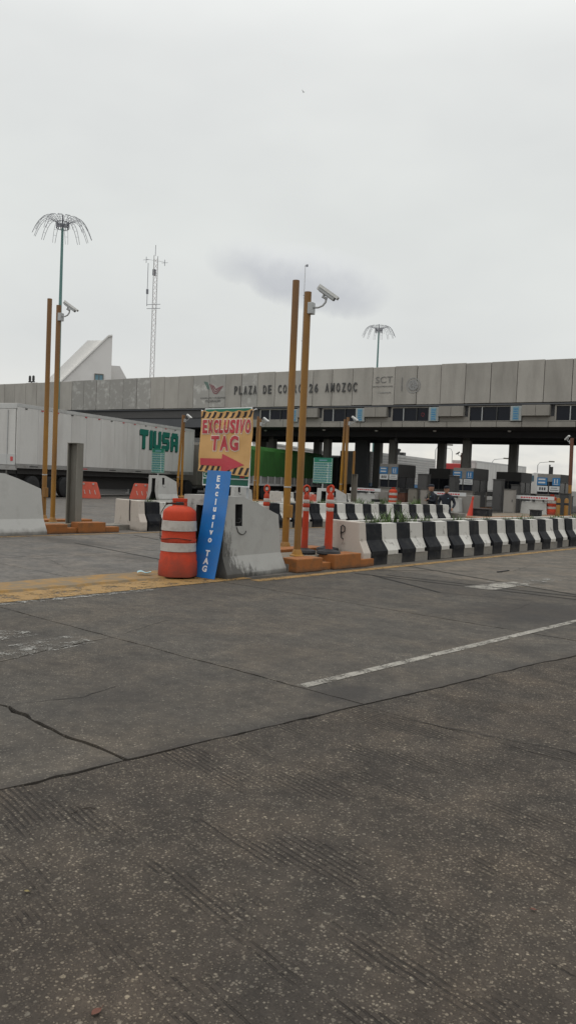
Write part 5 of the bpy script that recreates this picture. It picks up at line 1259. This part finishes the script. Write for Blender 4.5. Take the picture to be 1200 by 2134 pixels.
# ------------------------------------------------------------------ people
def skinned(name, verts, edges, radii, mat, parent, sub=2):
    me = bpy.data.meshes.new(name); me.from_pydata(verts, edges, []); me.update()
    o = bpy.data.objects.new(name, me); COL.objects.link(o)
    o.modifiers.new('s', 'SKIN'); sl = me.skin_vertices[0].data
    for i, r in enumerate(radii): sl[i].radius = r if isinstance(r, tuple) else (r, r); 
    sl[0].use_root = True
    sb = o.modifiers.new('u', 'SUBSURF'); sb.levels = sub; sb.render_levels = sub
    bpy.context.view_layer.update()
    nm = bpy.data.meshes.new_from_object(o.evaluated_get(bpy.context.evaluated_depsgraph_get()))
    bpy.data.objects.remove(o); bpy.data.meshes.remove(me); nm.name = name
    nm.polygons.foreach_set('use_smooth', [True]*len(nm.polygons)); nm.materials.clear()
    return link(name, nm, mat, parent)
def person(loc, rz, label, arms, headturn, legs):
    """seated figure facing local -y, hips at the origin's seat height .46"""
    t = thing('person', label, 'person', loc, rz)
    V = [(0, 0, .52), (0, .02, .72), (0, .0, .95), (0, -.01, 1.06), (0, -.03, 1.13),
         (-.10, -.02, .50), (-.16, -.42, .52), (-.16, -.46, .10), (-.16, -.58, .05),
         (.10, -.02, .50), (.18, -.40, .50), (.20, -.38, .08), (.20, -.50, .04)]
    E = [(0, 1), (1, 2), (2, 3), (3, 4), (0, 5), (5, 6), (6, 7), (7, 8), (0, 9), (9, 10), (10, 11), (11, 12)]
    Rr = [(.17, .13), (.16, .12), (.19, .12), (.09, .08), (.06, .06), .11, .075, .05, .045, .11, .075, .05, .045]
    k = len(V)
    for s, (el, ha) in zip((-1, 1), arms):
        V += [(s*.21, 0, .97), el, ha]; E += [(2, k), (k, k+1), (k+1, k+2)]; Rr += [.075, .055, .04]; k += 3
    skinned('body', V, E, Rr, 'navycloth', t)
    # head with brow, nose, chin; cap; hands
    m = MB(); n = 16; H = Matrix.Translation((0, -.045, 1.24)) @ Matrix.Rotation(headturn, 4, 'Z')
    prof = [(.03, -.125), (.062, -.11), (.078, -.06), (.086, 0), (.09, .05), (.082, .09), (.05, .12), (.01, .128)]
    o = len(m.v); m.lathe(prof, n)
    for i in range(len(m.v)):
        x, y, z = m.v[i]; y *= 1.18
        if y < -.07 and abs(x) < .03 and -.05 < z < .03: y -= .022
        if y < -.06 and z < -.1: y -= .012
        m.v[i] = tuple(H @ Vector((x, y, z)))
    m.tube([(0, -.01, 1.08), (0, -.03, 1.15)], .052, 10)
    hd = m.build('head', 'skin', t, smooth=True)
    m = MB(); m.lathe([(.094, .045), (.098, .075), (.088, .115), (.05, .14), (.01, .146)], n)
    m.v = [(v[0], v[1]*1.18, v[2]) for v in m.v]; m.box(-.07, .07, -.19, -.085, .045, .056); m.v = [tuple(H @ Vector(v)) for v in m.v]; m.build('cap', 'navycloth', t, smooth=True)
    for s in (-1, 1): m = MB(); m.box(s*.092-.008, s*.092+.008, -.015, .02, -.035, .03); m.v = [tuple(H @ Vector(v)) for v in m.v]; m.build('ear', 'skin', hd, bevel=.004)
    for s, (el, ha) in zip((-1, 1), arms):
        a = Vector(ha); dv = (a-Vector(el)).normalized(); sd = dv.cross(Vector((0, 0, 1)))
        sd = sd.normalized() if sd.length > .1 else Vector((1, 0, 0))
        vv = [tuple(a), tuple(a+dv*.085)]; ee = [(0, 1)]; rr = [.026, (.036, .018)]; c = 2
        for q, (of, ln) in enumerate(((-.032, .065), (-.011, .08), (.011, .076), (.031, .06))):
            p0 = a+dv*.085+sd*of; p1 = p0+dv*ln*.55+Vector((0, 0, -.006)); p2 = p1+dv*ln*.4+Vector((0, 0, -.018)); vv += [tuple(p0), tuple(p1), tuple(p2)]; ee += [(1, c), (c, c+1), (c+1, c+2)]; rr += [.011, .0095, .0085]; c += 3
        p0 = a+dv*.035+sd*.034; p1 = p0+dv*.035+sd*.022; vv += [tuple(p0), tuple(p1)]; ee += [(0, c), (c, c+1)]; rr += [.012, .010]
        skinned('hand', vv, ee, rr, 'skin', t, 1)
    m = MB(); m.box(.06, .10, -.128, -.118, .90, .93); m.build('shirt_badge', 'signpaleblue', t)
    return t
x1, y1 = -14.55, 26.05
person((-15.10, 26.42, .02), R_(20), 'seated guard in dark navy with a cap, right one, hands resting, legs hanging down', [((-.30, .03, .72), (-.24, -.22, .58)), ((.31, .05, .72), (.27, -.15, .56))], R_(-10), None)
p2 = person((-15.75, 26.45, .06), R_(-25), 'seated guard in dark clothes turned sideways, left one, arms folded', [((-.27, -.05, .74), (.02, -.20, .80)), ((.27, -.06, .74), (-.02, -.19, .76))], R_(-35), None)
m = MB(); m.tube([(-.07, -.115, 1.05), (-.04, -.15, .92), (0, -.15, .80)], .008, 5); m.tube([(.07, -.115, 1.05), (.03, -.15, .92), (0, -.15, .80)], .008, 5); m.build('lanyard', 'yellowleaf', p2)
t = thing('concrete_bench', 'low concrete ledge under the two seated guards', 'ledge', (-15.3, 26.2, 0), R_(0)); m = MB(); m.box(-1.1, .75, .25, .75, 0, .40); m.build('ledge_block', 'plinth', t, bevel=.015)

# ------------------------------------------------------------------ small litter
m = MB(); NX = 10
for j in range(7):
    for i in range(NX+1): u = i/NX; v = j/6; m.v.append((-.09+.18*u, -.05+.10*v, .012+.018*abs(math.sin(v*9+u*2))*(1-.3*u)+.01*math.sin(u*7)))
for j in range(6):
    for i in range(NX): a = j*(NX+1)+i; m.f.append((a, a+1, a+NX+2, a+NX+1))
o = m.build('face_mask', 'maskblue', smooth=True); o.location = (-8.5, 6.85, .05); o.rotation_euler = (0, 0, .8); tag(o, 'discarded pale blue face mask lying on the yellow paint', 'face mask')
def leafmesh(x, y, s, rz, mat, label):
    m = MB(); pts = []
    for i in range(9):
        u = i/8; w = .32*math.sin(math.pi*u)**.8; pts.append((u, w))
    for i, (u, w) in enumerate(pts): m.v += [(s*(u-.5), s*w, .006+s*.16*abs(w)), (s*(u-.5), 0, .004+s*.05*math.sin(u*3)), (s*(u-.5), -s*w, .006+s*.2*abs(w))]
    for i in range(8):
        a = i*3; m.f += [(a, a+1, a+4, a+3), (a+1, a+2, a+5, a+4)]
    m.tube([(s*.48, 0, .006), (s*.75, s*.05, .008)], s*.02, 4)
    o = m.build('fallen_leaf', mat, smooth=True); o.location = (x, y, 0); o.rotation_euler = (0, 0, rz); tag(o, label, 'leaf')
leafmesh(-1.66, 1.23, .034, 1.7, 'deadleaf', 'reddish brown dead leaf on the rough pavement at the bottom left')
leafmesh(-2.32, 1.42, .02, .6, 'yellowleaf', 'yellowish dead leaf on the rough pavement at the left')
leafmesh(-1.05, 2.55, .022, .3, 'deadleaf', 'tiny red leaf on the rough pavement right of centre')
m = MB(); m.tube([(0, 0, .006), (.05, .02, .009), (.09, .015, .006)], .003, 5); m.tube([(-.02, -.03, .006), (-.05, -.09, .007)], .003, 5)
o = m.build('twig', 'twig'); o.scale = (.6, .6, .6); o.location = (-2.75, 1.93, 0); o.rotation_euler = (0, 0, .7); tag(o, 'small dark broken twig on the rough pavement at left', 'twig')
x, y = place(-.15, 60)
m = MB(); m.tube([(-.12, 0, 0), (0, 0, .02), (.12, 0, 0)], [.02, .05, .02], 6); m.add([(-.05, .03, .02), (.05, .03, .02), (.0, .35, .14), (-.05, .3, .14)], [(0, 1, 2, 3)]); m.add([(-.05, -.03, .02), (.05, -.03, .02), (.0, -.33, .2), (-.05, -.28, .2)], [(0, 1, 2, 3)])
o = m.build('bird', 'wire'); o.scale = (.6, .6, .6); o.location = (x, y, 30.1); tag(o, 'tiny dark bird flying high in the grey sky', 'bird')
